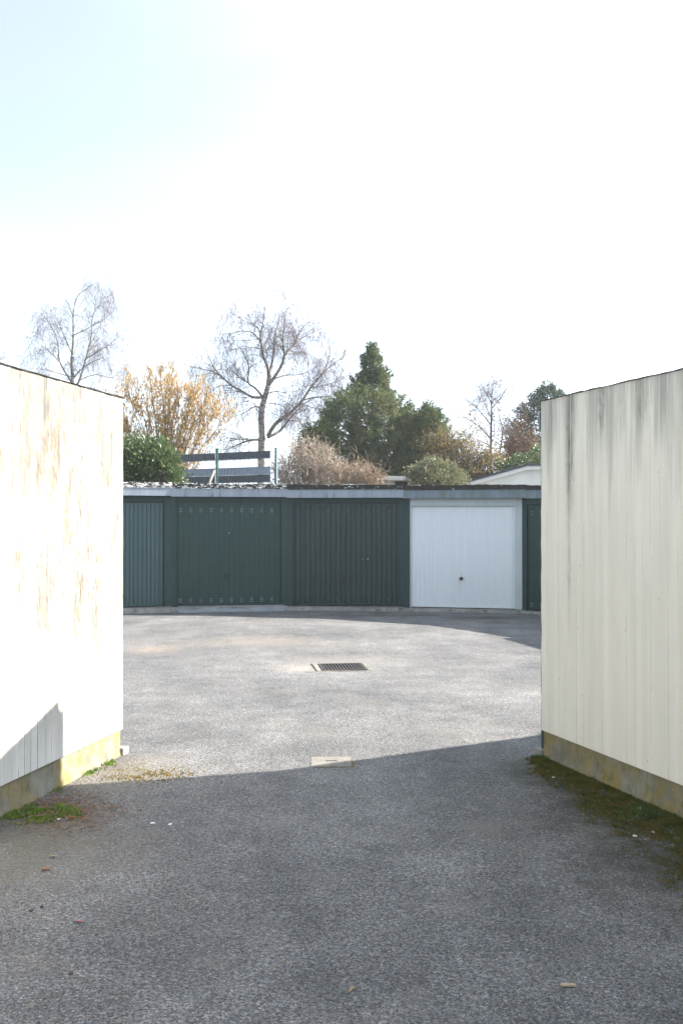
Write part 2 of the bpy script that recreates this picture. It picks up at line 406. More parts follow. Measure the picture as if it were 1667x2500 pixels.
def vents(parent, xs, z, mat):
    for x in xs:
        mb = MB()
        for k in range(3):
            zz = z + (k - 1) * .033
            mb.face([(x - .033, .036, zz - .004), (x + .033, .036, zz - .004), (x + .031, .028, zz + .008), (x - .031, .028, zz + .008)])
            mb.face([(x - .031, .028, zz + .008), (x + .031, .028, zz + .008), (x + .033, .045, zz + .012), (x - .033, .045, zz + .012)])
            mb.face([(x - .033, .036, zz - .004), (x - .031, .028, zz + .008), (x - .033, .045, zz + .012)])
            mb.face([(x + .033, .036, zz - .004), (x + .033, .045, zz + .012), (x + .031, .028, zz + .008)])
        mb.build('vent_louvre', mat, parent)

def bay(root, a, b, d0, d1, zt, zf, style, mats, dz=0.0, lab=None, base=.07, handle=None, vent=False, keypad=False, fasc=M_FASC, depth=5.6, fr=(.02, .02), roofH=None, edge=.1, edge_light=.0, over=.13, oh_trim=(0, 0), dot=None, chips=0):
    """one garage bay: a->b is the facade chord as seen from the courtyard, left to right"""
    ch = (b - a); wd = ch.length; rz = math.atan2(ch.y, ch.x)
    mp, ml, mf = mats
    loc = (a.x, a.y, dz)
    P = lambda mb, n, m, par=root, **k: mb.build(n, m, par, loc if par is root else None, rz if par is root else None, **k)
    # wall panels beside and above the door
    mb = MB(); mb.box((0, 0, .0), (d0 - fr[0], .16, zf)); P(mb, 'wall_panel', mp)
    mb = MB(); mb.box((d1 + fr[1], 0, .0), (wd, .16, zf)); P(mb, 'wall_panel', mp)
    mb = MB(); mb.box((d0 - fr[0] + .002, .006, zt + .025), (d1 + fr[1] - .002, .16, zf)); P(mb, 'lintel', mf if style == 'fine' else mp)
    door = MB(); leaf_mesh(door, d0, d1, base + .012, zt, style); door = P(door, 'garage_door', ml, label=lab)
    f = MB(); f.box((d0 - fr[0], -.004, base), (d0 - .004, .11, zt + .022)); f.box((d1 + .004, -.004, base), (d1 + fr[1], .11, zt + .022))
    f.box((d0 - .004, -.002, zt + .006), (d1 + .004, .11, zt + .022)); f.build('door_frame', mf, door)
    if vent:
        x0 = d0 + .03; st = (d1 - d0 - .06) / 20
        xs = [x0 + (i * 2 + .5) * st for i in range(10)]
        vm = M_LOUVRE2 if ml is M_GREEN else M_LOUVRE; vents(door, xs, zt - .165, vm); vents(door, xs, base + .105, vm)
    hx = (d0 + d1) / 2 - .03
    if handle == 'lever':
        h = MB(); h.box((hx - .025, .018, .54 + base), (hx + .025, .044, .66 + base)); h.box((hx - .012, -.005, .50 + base), (hx + .012, .018, .60 + base)); h.build('handle', M_BLACK, door, bevel=.006)
    if handle == 'knob':
        h = MB(); hx += .0
        h.tube([Vector((hx, .046, .575 + base)), Vector((hx, .030, .575 + base)), Vector((hx, .028, .575 + base))], [.036, .036, .03], 20)
        h.tube([Vector((hx, .03, .575 + base)), Vector((hx, -.01, .575 + base)), Vector((hx, -.035, .575 + base))], [.014, .016, .014], 12)
        h.box((hx - .028, -.045, .562 + base), (hx + .028, -.03, .59 + base)); h.build('handle', M_BLACK, door)
        k = MB(); k.tube([Vector((hx + .005, .046, .665 + base)), Vector((hx + .005, .036, .665 + base))], [.012, .012], 10); k.build('lock', M_SPOT, door)
    if keypad:
        k = MB(); kx = hx
        k.box((kx - .032, .018, 1.36 + base), (kx + .032, .05, 1.64 + base)); k.box((kx - .024, .008, 1.38 + base), (kx + .024, .018, 1.50 + base)); k.build('lock_plate', M_GREEN, door, bevel=.004)
    if dot:
        for (dx, z_, r_) in dot:
            k = MB(); k.tube([Vector((d0 + dx, .046, z_)), Vector((d0 + dx, .020, z_))], [r_, r_ * .8], 8); k.build('rivet', M_SPOT, door)
    # fascia and roof
    H = roofH
    # bottom of fascia = zf, top = zf + .14
    mb = MB(); n = max(1, round(wd / .02)); t0, t1 = oh_trim
    mb.box((t0, -over - .012, zf - .004), (wd - t1, -over, zf + .138)); mb.box((t0, -over - .020, zf - .010), (wd - t1, -over + .02, zf - .004)); mb.box((t0, -over - .022, zf + .138), (wd - t1, -over + .10, zf + .146))
    mb.box((wd * .38, -over - .014, zf - .003), (wd * .38 + .012, -over - .0125, zf + .137))
    P(mb, 'fascia_panel', fasc)
    mb = MB(); mb.box((t0, -over, zf + .002), (wd - t1, .30, zf + .13)); P(mb, 'soffit', mp)
    # ragged felt upstand
    mb = MB(); N = int(wd / .035); zt0 = zf + .147
    top = [edge + noise.noise(Vector((i * .31, a.x, a.y))) * .012 + noise.noise(Vector((i * .06, a.x, 3))) * .012 for i in range(N + 1)]
    yy = [-over + .01 + .012 * noise.noise(Vector((i * .4, a.x, 9))) for i in range(N + 1)]
    for i in range(N):
        xa, xb = wd * i / N, wd * (i + 1) / N
        mb.face([(xa, yy[i], zt0), (xb, yy[i + 1], zt0), (xb, yy[i + 1] + .02, zt0 + top[i + 1]), (xa, yy[i] + .02, zt0 + top[i])])
        mb.face([(xa, yy[i] + .02, zt0 + top[i]), (xb, yy[i + 1] + .02, zt0 + top[i + 1]), (xb, .25, zt0 + .08), (xa, .25, zt0 + .08)])
    P(mb, 'roof_edge', roof_edge_mat(edge_light))
    if chips:
        mb = MB()
        for _ in range(chips):
            x = rnd(0, wd); y = rnd(-over, .1); z = zt0 + edge * (1 if y > -over + .03 else rnd(.1, 1.0)) - .002; r_ = rnd(.008, .022)
            if y <= -over + .03: y = -over + .008
            p = [Vector((x, y, z)) + Vector((rnd(-1, 1), rnd(-.6, .6), rnd(-.5, .6))).normalized() * r_ for _ in range(5)]
            for q in ((0, 1, 2), (0, 2, 3), (0, 3, 1), (4, 1, 2), (4, 2, 3), (4, 3, 1)): mb.face([p[j] for j in q])
        o = P(mb, 'roof_gravel', M_CHIP); o['kind'] = 'stuff'
    # roof slab + rear wall in world coordinates
    ra = (a - CEN).normalized(); rb = (b - CEN).normalized()
    A2, B2 = a + ra * depth, b + rb * depth
    mb = MB(); fr_ = .26
    mb.prism([(a.x + ra.x * fr_, a.y + ra.y * fr_), (b.x + rb.x * fr_, b.y + rb.y * fr_), (B2.x, B2.y), (A2.x, A2.y)] if True else [], dz + zf, dz + zf + .21)
    mb.build('roof', M_FELT, root)
    mb = MB(); q = [(A2.x, A2.y), (B2.x, B2.y), (B2.x - rb.x * .15, B2.y - rb.y * .15), (A2.x - ra.x * .15, A2.y - ra.y * .15)]
    mb.prism(q[::-1], -.2, dz + zf - .002); mb.build('rear_wall', M_CONC, root)
    return door
M_CHIP = mottled('pale stone chips', (.62, .62, .60), (.42, .41, .39), 30, .85, .3)

# far row, left to right as seen: vertices of the facade polygon
FV = [v2(-6.95, 16.75), v2(-5.45, 18.45), v2(-3.31, 19.35), v2(-1.075, 19.75), v2(1.225, 19.6), v2(3.53, 19.05), v2(5.45, 17.9), v2(6.55, 16.0)]
def along(a, b, px):      # distance along chord a->b of the picture column px
    k = (px - CX) / F; d = b - a
    t = (k * a.y - a.x) / (d.x - k * d.y); return t * d.length
ZF, ZT = 2.218, 2.10
far = empty('garage_row', (0, 0, 0), 0, 'curved row of dark green lock-up garages with one white door, across the courtyard', 'garage row')
gm = (M_GPOST, M_GREEN, M_GPOST)
def dzv(a, b): return -.0065 * (a.x + b.x) / 2
def fb(i, p0, p1, **k):
    a, b = FV[i], FV[i + 1]
    d0 = along(a, b, p0) if p0 else .22; d1 = along(a, b, p1) if p1 else (b - a).length - .16
    return bay(far, a, b, d0, d1, k.pop('zt', ZT), ZF, dz=dzv(a, b), roofH=None, **k)
fb(0, None, None, style='board', mats=(M_GPOST, M_GREEN1, M_GPOST), chips=0, edge_light=.1)
fb(1, None, 401, style='board', mats=(M_GPOST, M_GREEN1, M_GPOST), zt=2.075, lab='pale teal green door of narrow vertical boards', edge_light=.13, chips=130)
fb(2, 431, 686, style='shallow', mats=(M_GREEN, M_GREEN, M_GREEN), vent=True, handle='lever', lab='dark green ribbed door with two rows of louvres and a metal ramp at its foot', zt=2.108, edge_light=.10, chips=260, dot=[(1.02, 1.50, .012)])
fb(3, 716, 972, style='deep', mats=(M_GPOST, M_GREEN3, M_GPOST), vent=True, handle='lever', keypad=True, lab='dark grey green door with deep ribs and a lock plate', zt=2.09, edge_light=0.0, chips=70, dot=[(1.475, 1.0, .014), (1.37, .99, .008)])
fb(4, 1004, 1256, style='fine', mats=(M_GPOST, M_WHITE, M_WFRAME), handle='knob', lab='bright white finely ribbed door in a white frame', zt=2.045, fasc=M_FASC_G, fr=(.028, .135), edge_light=-.06, chips=25)
fb(5, 1285, None, style='shallow', mats=(M_GREEN, M_GREEN, M_GREEN), vent=True, handle='lever', zt=2.09, fasc=M_FASC_G, edge_light=-.2)
fb(6, None, None, style='shallow', mats=gm, vent=True, handle='lever', fasc=M_FASC_G, edge_light=-.2)

# aprons of concrete under the far doors (ragged front edge)
def apron():
    mb = MB()
    for i in range(len(FV) - 1):
        a, b = FV[i], FV[i + 1]; L = (b - a).length; u = (b - a) / L; n = Vector((u.y, -u.x, 0)); N = 28; dz = dzv(a, b)
        rows = []
        for k in range(N + 1):
            p = a + u * (L * k / N); j = noise.noise(Vector((p.x * 2.3, p.y * 2.3, 1.5)))
            j2 = noise.noise(Vector((p.x * 9, p.y * 9, 5)))
            o1 = .20 + .05 * j + .02 * j2; o2 = .30 + .10 * j + .03 * j2
            rows.append([p - n * .3 + Vector((0, 0, .068 + dz)), p + n * o1 + Vector((0, 0, .062 + dz + .006 * j2)), p + n * (o2) + Vector((0, 0, -.03))])
        for k in range(N):
            for r in range(2): mb.face([rows[k][r], rows[k][r + 1], rows[k + 1][r + 1], rows[k + 1][r]][::-1], False)
    mb.build('concrete_threshold', M_CONC, kind='structure')
apron()

# near blocks: the side walls flanking the passage
def row(root, V, zf, skip_first=0):
    for i in range(len(V) - 1):
        a, b = V[i], V[i + 1]; L = (b - a).length
        bay(root, a, b, .24, L - .16, zf - .13, zf, 'shallow', gm, handle='lever', edge=.03, edge_light=-.2, over=.02, roofH=None, base=.04, depth=6.2)
# right: courtyard side runs from the wall corner away to the right; seen from the courtyard it goes right to left
RV = [v2(1.49, 7.455), v2(3.75, 8.12), v2(5.75, 9.25), v2(6.95, 11.3), v2(7.15, 13.7), v2(6.55, 16.0)]
LV = [v2(-1.70, 7.62), v2(-3.9, 8.3), v2(-5.8, 9.8), v2(-7.0, 11.9), v2(-7.35, 14.2), v2(-6.95, 16.75)]
right = empty('garage_block', (1.478, 7.42, 0), 0, 'garage block on the right whose shaded concrete side wall carries dark vertical streaks', 'garage block')
left = empty('garage_block', (-1.63, 7.47, 0), 0, 'garage block on the left whose sunlit cream side wall has a shadow low on it', 'garage block')
class Off: pass
def shifted(V, o): return [p for p in V]
rr = empty('garage_row', (0, 0, 0), 0, 'garages turning round the right side of the courtyard behind the shaded wall', 'garage row')
lr = empty('garage_row', (0, 0, 0), 0, 'garages turning round the left side of the courtyard behind the sunlit wall', 'garage row')
row(rr, RV[::-1], 2.655 - .225); row(lr, LV, 2.68 - .20)

def side_wall(root, corner, d, s, top, zj, mat, Lw=6.6):
    rz = math.atan2(d.y, d.x)
    frame = empty('side_wall_group')
    bpy.data.objects.remove(frame)
    root.location = corner; root.rotation_euler = (0, 0, rz)
    # board-marked wall: every board its own strip with its own depth, joints as fine ridges
    mb = MB(); mi = []; x = 0; k = 0; NZ = 30
    zs = [zj + (top - zj) * i / NZ for i in range(NZ + 1)]
    def sheet(pts_bot):   # polyline in xy -> vertical grid
        n0 = len(mb.v); n = len(pts_bot)
        for z in zs:
            for (px_, py_, jit) in pts_bot:
                e = jit * noise.noise(Vector((z * 6, px_ * 3, 2))) * .012 + jit * noise.noise(Vector((z * 25, px_, 7))) * .007
                mb.v.append((px_ + e * (1 if px_ < .05 else 0), s * (py_) , z))
        for r in range(NZ):
            for i in range(n - 1):
                q = (n0 + r * n + i, n0 + r * n + i + 1, n0 + (r + 1) * n + i + 1, n0 + (r + 1) * n + i)
                mb.f.append(q if s < 0 else q[::-1]); mb.sm.append(False); mi.append(1 if (i > 2 and (i - 3) % 4 in (1, 2, 3) and pts_bot[i + 1][0] - pts_bot[i][0] < .02) else 0)
    prof = [(.0, -.18, 1), (.0, -.02, 1), (.008, -.004, 1)]
    rg = random.Random(5 if s > 0 else 11)
    x = .02
    while x < Lw:
        wb = rg.uniform(.07, .10); o = rg.uniform(-.0008, .0008)
        prof += [(x, o, 0), (x + wb - .005, o + rg.uniform(-.0006, .0006), 0), (x + wb - .003, o + .0013, 0), (x + wb - .0015, o + .0011, 0)]
        x += wb
    sheet(prof)
    xe = prof[-1][0]
    mb.face([(0, s * -.18, top), (xe, s * -.18, top), (xe, 0, top), (0, 0, top)])
    mb.face([(0, s * -.18, zj), (xe, s * -.18, zj), (xe, 0, zj), (0, 0, zj)])
    mb.face([(0, s * -.18, zj), (xe, s * -.18, zj), (xe, s * -.18, top), (0, s * -.18, top)])
    ow = mb.build('side_wall', mat, root); ow.data.materials.append(M_JL if s > 0 else M_JR); mi += [0] * (len(mb.f) - len(mi)); ow.data.polygons.foreach_set('material_index', mi)
    # plinth, set back, slightly uneven
    mb = MB(); N = 90
    for i in range(N + 1):
        xx = .022 + (Lw - .02) * i / N
        for j, z in enumerate((-.08, 0, .05, .10, .15, zj + .01)):
            e = .006 * noise.noise(Vector((xx * 7, z * 12, s))) + (.012 if j < 2 else 0)
            mb.v.append((xx, s * (-.016 + e), z))
    for i in range(N):
        for j in range(5):
            o = i * 6 + j; q = (o, o + 6, o + 7, o + 1); mb.f.append(q if s < 0 else q[::-1]); mb.sm.append(True)
    y0, y1 = sorted((s * -.02, s * -.18))
    mb.box((.022, y0, -.08), (Lw, y1, zj - .001))
    mb.build('plinth', M_PLINTH, root)
    # ragged felt on top of the wall
    mb = MB(); N = 150
    for i in range(N + 1):
        xx = -.012 + (Lw + .01) * i / N
        a_ = noise.noise(Vector((xx * 5, s, 0))) * .010 + noise.noise(Vector((xx * 22, s, 3))) * .006
        b_ = noise.noise(Vector((xx * 3, s, 8))) * .010 + noise.noise(Vector((xx * 17, s, 5))) * .006
        o = .010 + .006 * noise.noise(Vector((xx * 9, s, 6)))
        zt_ = top + .010 + a_ * .7
        for (yy, z) in ((-.19, zt_), (o - .02, zt_), (o, zt_ - .006), (o, top - .001 + b_ * .6), (-.004, top - .001 + b_ * .6)): mb.v.append((xx, s * yy, z))
    for i in range(N):
        for j in range(4):
            o = i * 5 + j; q = (o, o + 1, o + 6, o + 5); mb.f.append(q if s < 0 else q[::-1]); mb.sm.append(False)
    mb.face([mb.v[j] for j in range(5)])
    mb.build('roof_edge', M_FELT, root)
    # little footing stub at the corner
    mb = MB(); q = [(-.075, s * -.10), (.03, s * -.10), (.03, s * .012), (-.06, s * .02)]
    mb.prism(q if s > 0 else q[::-1], -.05, .055); mb.build('footing', M_CONC, root, bevel=.01)
    # roof behind the wall
dL = Vector((-543, -F, 0)).normalized(); dR = Vector((805, -F, 0)).normalized()
side_wall(left, (-1.63, 7.47, 0), dL, 1, 2.672, .197, M_WL)
side_wall(right, (1.478, 7.42, 0), dR, -1, 2.642, .199, M_WR)

# ------------------------------------------------------------------ things on the ground
# aluminium ramp before the second door
def ramp():
    a, b = FV[2], FV[3]; u = (b - a).normalized(); rz = math.atan2(u.y, u.x)
    x0 = along(a, b, 436); x1 = along(a, b, 691); dz = dzv(a, b)
    r = empty('metal_ramp', tuple(a + u * x0), rz, 'long ribbed aluminium ramp at the foot of the dark green door with louvres', 'ramp')
    L = x1 - x0; mb = MB(); N = 34
    mb.face([(0, -.03, .095), (0, -.36, .012), (L, -.36, .012), (L, -.03, .095)])
    mb.face([(0, -.36, -.01), (L, -.36, -.01), (L, -.36, .012), (0, -.36, .012)])
    mb.face([(0, -.03, -.01), (0, -.36, -.01), (0, -.36, .012), (0, -.03, .095)]); mb.face([(L, -.03, .095), (L, -.36, .012), (L, -.36, -.01), (L, -.03, -.01)])
    mb.build('ramp_plate', M_ALU, r, loc=(0, 0, 0))
    mb = MB()
    for i in range(N):
        for j in range(3):
            xx = L * (i + .25 + .5 * (j % 2)) / N; t = (j + .5) / 3; y = -.03 - .33 * t; z = .095 - .083 * t
            mb.box((xx - .012, y - .035, z - .004), (xx + .012, y + .035, z + .006))
    o = mb.build('tread_bumps', M_ALU, r); o['kind'] = 'stuff'
ramp()

def drain():
    ang = R(-2); 
    c = G(836, 1626)
    # corners taken on the ground
    p = [G(766, 1624), G(866, 1618.5), G(903, 1631), G(795, 1634)]
    u = (p[1] - p[0] + p[2] - p[3]).normalized(); rz = math.atan2(u.y, u.x) + 0.0
    w_ = .54; sh = R(-14)
    r = empty('drain_grate', (c.x, c.y, -.021), rz - .16, 'sunlit square iron storm drain grate set in the asphalt', 'drain grate')
    mb = MB(); h = w_ / 2; t = .028
    mb.box((-h, -h, 0), (h, -h + t, .020)); mb.box((-h, h - t, 0), (h, h, .020)); mb.box((-h, -h + t, 0), (-h + t, h - t, .020)); mb.box((h - t, -h + t, 0), (h, h - t, .020))
    mb.build('grate_frame', M_IRON, r)
    mb = MB(); mb.box((-h + .003, -h + .003, -.02), (h - .003, h - .003, .0015)); mb.build('pit', M_PIT, r)
    n = 13; base = None
    for i in range(n):
        x = -h + t + (w_ - 2 * t) * (i + .5) / n
        if base is None:
            mb = MB(); mb.box((-.0085, -h + t, .004), (.0085, h - t, .019)); base = mb.build('grate_bar', M_IRON, r); o = base
        else:
            o = base.copy(); C.objects.link(o); o.parent = r
        o.location = (x, 0, 0)
    # crumbling mortar collar
    mb = MB(); N = 64; inn = h + .004
    def sq(t_):
        a_ = 2 * math.pi * t_; cx, sy = math.cos(a_), math.sin(a_); m_ = max(abs(cx), abs(sy)); return cx / m_, sy / m_
    ring = []
    for i in range(N):
        x, y = sq(i / N); e = .05 + .045 * noise.noise(Vector((x * 2, y * 2, 4))) + (.05 if x < -.9 else 0)
        ring.append(((x * inn, y * inn, .013), (x * (inn + e * .6), y * (inn + e * .6), .016 + .004 * noise.noise(Vector((x * 6, y * 6, 1)))), (x * (inn + e), y * (inn + e), -.012)))
    for i in range(N):
        a_, b_ = ring[i], ring[(i + 1) % N]
        for k in range(2): mb.face([a_[k], a_[k + 1], b_[k + 1], b_[k]])
    mb.build('mortar_collar', mottled('pale mortar', (.27, .245, .21), (.18, .165, .145), 9, .92, .1, .6, 50), r)
drain()

def access_cover():
    c = G(808, 1859)
    r = empty('access_cover', (c.x, c.y, -.008), R(1.5), 'small square concrete access cover at the edge of the shadow, moss in its joint', 'access cover')
    h = .145; mb = MB(); mb.box((-h, -h, -.02), (h, h, .013)); mb.box((-.035, -.006, .012), (.05, .006, .0135))
    mc = mottled('worn pale concrete', (.23, .215, .19), (.165, .155, .138), 14, .92, .15, .6, 60, c3=(.16, .14, .11))
    mb = MB(); N = 56; pl = []
    for i in range(N):
        a_ = 2 * math.pi * i / N; m_ = max(abs(math.cos(a_)), abs(math.sin(a_))); q = h * (1 + .05 * noise.noise(Vector((i * .7, 0, 1))) + .04 * noise.noise(Vector((i * .23, 4, 1))))
        pl.append((math.cos(a_) / m_ * q, math.sin(a_) / m_ * q))
    mb.prism(pl, -.02, .012); mb.build('slab', mc, r)
    mb = MB(); mb.box((-.040, .012, .0115), (.045, .022, .0145)); mb.build('lifting_slot', M_PIT, r)
    mb = MB()
    for (a, b) in (((-h - .022, -h - .022), (h + .022, -h)), ((-h - .022, h), (h + .022, h + .022)), ((-h - .022, -h), (-h, h)), ((h, -h), (h + .022, h))): mb.box((a[0], a[1], -.01), (b[0], b[1], .0075))
    mb.build('mossy_joint', mottled('mossy joint', (.15, .135, .08), (.08, .075, .04), 25, .95, .1, .7, 70), r)
access_cover()

# pebbles, leaves and other litter one can pick out
def chip_mesh(name, mat, r, sx=1, sz=.6, seed=0, n=9):
    rg = random.Random(seed); import bmesh
    bm = bmesh.new(); bmesh.ops.create_icosphere(bm, subdivisions=1, radius=r)
    for v in bm.verts: v.co = Vector((v.co.x * sx, v.co.y, v.co.z * sz)) * rg.uniform(.75, 1.2)
    me = bpy.data.meshes.new(name); bm.to_mesh(me); bm.free(); me.materials.append(mat); return me
def put(name, me, px, py, rz, label, cat, group=None, z=.004):
    o = bpy.data.objects.new(name, me); C.objects.link(o); p = G(px, py); o.location = (p.x, p.y, z); o.rotation_euler = (0, 0, rz); return tag(o, label, cat, group)
def fallen_leaf_mesh(L, Wd, mat, curl=.25):
    me = MB(); n = 6; 
    for i in range(n + 1):
        t = i / n; w_ = Wd * math.sin(math.pi * min(1, t * .96 + .04)) ** .8 * (1 + .25 * math.sin(t * 19)); x = (t - .5) * L; z = curl * L * (t - .5) ** 2
        me.v += [(x, -w_, z + w_ * .5), (x, 0, z), (x, w_, z + w_ * .35)]
    for i in range(n):
        for j in range(2): o = i * 3 + j; me.f.append((o, o + 3, o + 4, o + 1)); me.sm.append(False)
    m = bpy.data.meshes.new('fallen_leaf'); m.from_pydata(me.v, [], me.f); m.materials.append(mat); return m
M_LEAF_O = mottled('orange dead leaf', (.36, .16, .075), (.24, .11, .06), 40, .8, .2)
M_LEAF_T = mottled('tan dead leaf', (.34, .25, .15), (.22, .16, .09), 40, .8, .2)
M_LEAF_P = mottled('pink dead leaf', (.42, .17, .17), (.30, .12, .11), 40, .7, .2)
M_STONE = mottled('white stone', (.72, .71, .69), (.6, .58, .55), 30, .7, .3)
M_DARKST = mottled('dark clod', (.06, .05, .035), (.09, .07, .05), 30, .9, .1)
put('fallen_leaf', fallen_leaf_mesh(.05, .016, M_LEAF_O), 115, 2122, .3, 'orange brown dead leaf lying flat on the shaded asphalt, far left', 'leaf')
put('fallen_leaf', fallen_leaf_mesh(.045, .010, M_LEAF_T), 343, 1975, .2, 'small tan curled leaf on asphalt, just left of two white stones', 'leaf')
put('fallen_leaf', fallen_leaf_mesh(.050, .009, M_LEAF_P), 196, 2248, -.1, 'narrow pink leaf on the shaded asphalt at the left', 'leaf')
put('fallen_leaf', fallen_leaf_mesh(.060, .008, M_LEAF_T, .1), 858, 2412, 1.2, 'slim pale leaf pointing away from the camera, bottom centre', 'leaf')
put('fallen_leaf', fallen_leaf_mesh(.042, .012, M_LEAF_T), 133, 2090, .1, 'thin tan leaf above the orange one on the left asphalt', 'leaf')
mb = MB(); mb.box((-.026, -.006, 0), (.026, .006, .008)); mb.box((-.030, -.004, .001), (-.026, .005, .006)); tag(mb.build('wood_chip', mottled('split pale wood', (.45, .36, .24), (.36, .28, .18), 40, .8, .2), loc=tuple(G(1385, 2402, .003)), rz=-.04, bevel=.001), 'pale split wood chip lying crosswise on the shaded asphalt, lower right', 'wood chip')
sm = [chip_mesh('white_stone', M_STONE, .013, 1.3, .5, k) for k in range(3)]
for i, (x, y, l) in enumerate([(374, 2009, 'white flat stone on shaded asphalt, left of a matching pair'), (416, 2012, 'white flat stone on shaded asphalt, right of a matching pair'),
        (147, 2000, 'white stone at the tip of the green moss by the left wall'), (1351, 1898, 'white stone in the moss near the far corner of the right wall'),
        (1559, 1973, 'white stone tight against the mossy plinth on the right'), (1590, 2031, 'white stone in the thick moss, below the one at the plinth'),
        (1546, 2040, 'slim white stone standing in moss left of a rounder one')]):
    put('white_stone', sm[i % 3], x, y, i * .9, l, 'stone', 'white stones')
dk = chip_mesh('dark_clod', M_DARKST, .009, 1.1, .7, 5)
for i, (x, y, l) in enumerate([(176, 2376, 'dark clod alone on the asphalt at bottom left'), (80, 2222, 'dark clod on asphalt left of a pink leaf'), (106, 2212, 'small dark clod just right of a similar one, left side')]):
    put('dark_clod', dk, x, y, i, l, 'clod', 'dark clods')
put('brown_stone', chip_mesh('brown_stone', mottled('rusty stone', (.20, .085, .04), (.14, .06, .03), 30, .9, .1), .018, 1.3, .6, 8), 180, 1996, .2, 'rusty brown stone beside the green moss at the left wall', 'stone')

# fine loose grit
def grit():
    mb = MB(); rg = random.Random(3)
    for _ in range(5200):
        if rg.random() < .55:
            t = rg.random(); base = Vector((-1.63, 7.5, 0)) + dL * (t * 3.6); p = base + Vector((.976, -.218, 0)) * abs(rg.gauss(0, .35))
        elif rg.random() < .5:
            t = rg.random(); base = Vector((1.478, 7.5, 0)) + dR * (t * 4.0); p = base - Vector((.949, .314, 0)) * abs(rg.gauss(0, .45))
        else: p = Vector((rg.uniform(-2, 2), rg.uniform(3, 9), 0))
        r_ = rg.uniform(.0015, .005) ; a = rg.uniform(0, 6.3)
        q = [p + Vector((math.cos(a + k * 2.09) * r_ * rg.uniform(.7, 1.4), math.sin(a + k * 2.09) * r_, -.002 + .004)) for k in range(3)]; tp = p + Vector((0, 0, r_ * .9 + .003))
        for k in range(3): mb.face([q[k], q[(k + 1) % 3], tp])
    m = NM('grit', .9, .2); c = m.ramp(m.vor(40, out='Distance'), [(.1, (.30, .26, .20)), (.5, (.16, .15, .13)), (.8, (.42, .36, .28))]); m.col(c)
    mb.build('grit', m.m, kind='stuff', label='loose grit scattered over the asphalt and along both walls')
grit()

# moss, weeds
def blades(mb, p, n, h, wd, spread, rg, lean=.6):
    for _ in range(n):
        a = rg.uniform(0, 6.283); q = p + Vector((rg.gauss(0, spread), rg.gauss(0, spread), 0)); hh = h * rg.uniform(.5, 1.2)
        t = Vector((math.cos(a), math.sin(a), 0)); tip = q + t * hh * lean * rg.random() + Vector((0, 0, hh))
        s_ = Vector((-t.y, t.x, 0)) * wd
        mb.face([q - s_, q + s_, tip])
def moss_mat(name, cols):
    m = NM(name, .95, .1); c = m.ramp(m.noise(9, 5, .65), cols); c = m.mix(m.ramp(m.noise(60, 3), [(.4, 0), (.7, .4)]), c, (.045, .05, .018)); m.col(c); return m.m
def moss_right():
    rg = random.Random(21); mb = MB()
    nrm = Vector((-dR.y, dR.x, 0)) * -1     # away from the wall into the passage
    nrm = Vector((-.949, -.314, 0))
    n = 0
    for _ in range(48000):
        t = rg.random() ** .8 * 3.9; wmax = .20 + .25 * t; o = abs(rg.gauss(0, .5)) * wmax * 1.15
        p = Vector((1.478, 7.42, 0)) + dR * t + nrm * (o + .005)
        dens = .5 + .9 * noise.noise(Vector((p.x * 5, p.y * 3.4, 2))) + .7 * noise.noise(Vector((p.x * 17, p.y * 15, 5))) - 1.1 * (o / wmax) ** 2 + .36
        if .9 < t < 1.9 and .03 < o < .25: dens -= .35
        if rg.random() > dens: continue
        blades(mb, p + Vector((0, 0, -.002)), 4, .016, .0035, .010, rg, .9); n += 1
        if n > 24000: break
    mb.build('moss', moss_mat('olive moss', [(.3, (.055, .060, .018)), (.5, (.115, .118, .030)), (.62, (.15, .105, .045)), (.74, (.19, .19, .055))]), kind='stuff', label='olive and rusty moss along the foot of the right wall')
    mb = MB()
    for (px, py, s_, k) in ((1560, 1978, .05, 55), (1600, 1985, .06, 70), (1520, 1990, .05, 30), (1540, 1990, .06, 30), (1318, 1850, .025, 60), (1450, 1900, .015, 30)):
        c = G(px, py)
        for _ in range(k): blades(mb, c + Vector((rg.gauss(0, s_), rg.gauss(0, s_ * 1.4), 0)), 3, .028, .004, .004, rg, 1.2)
    mb.build('weeds', moss_mat('small green weeds', [(.3, (.07, .11, .04)), (.7, (.12, .17, .07))]), kind='stuff', label='low green weeds by the mossy plinth of the right wall')
    mb = MB()
    for _ in range(420):
        t = rg.uniform(.2, 4.4); o = rg.uniform(.02, .3 + .15 * t); p = Vector((1.478, 7.42, .008)) + dR * t + nrm * o
        a = rg.uniform(0, 6.28); L = rg.uniform(.01, .035); d = Vector((math.cos(a), math.sin(a), rg.uniform(0, .3))) * L; s_ = Vector((-d.y, d.x, 0)).normalized() * .0025
        mb.face([p - s_, p + s_, p + d + s_, p + d - s_])
    mb.build('plant_litter', mottled('dry needles', (.22, .12, .06), (.30, .22, .13), 30, .9, .1), kind='stuff', label='dry brown leaf bits scattered in the moss by the right wall')
moss_right()
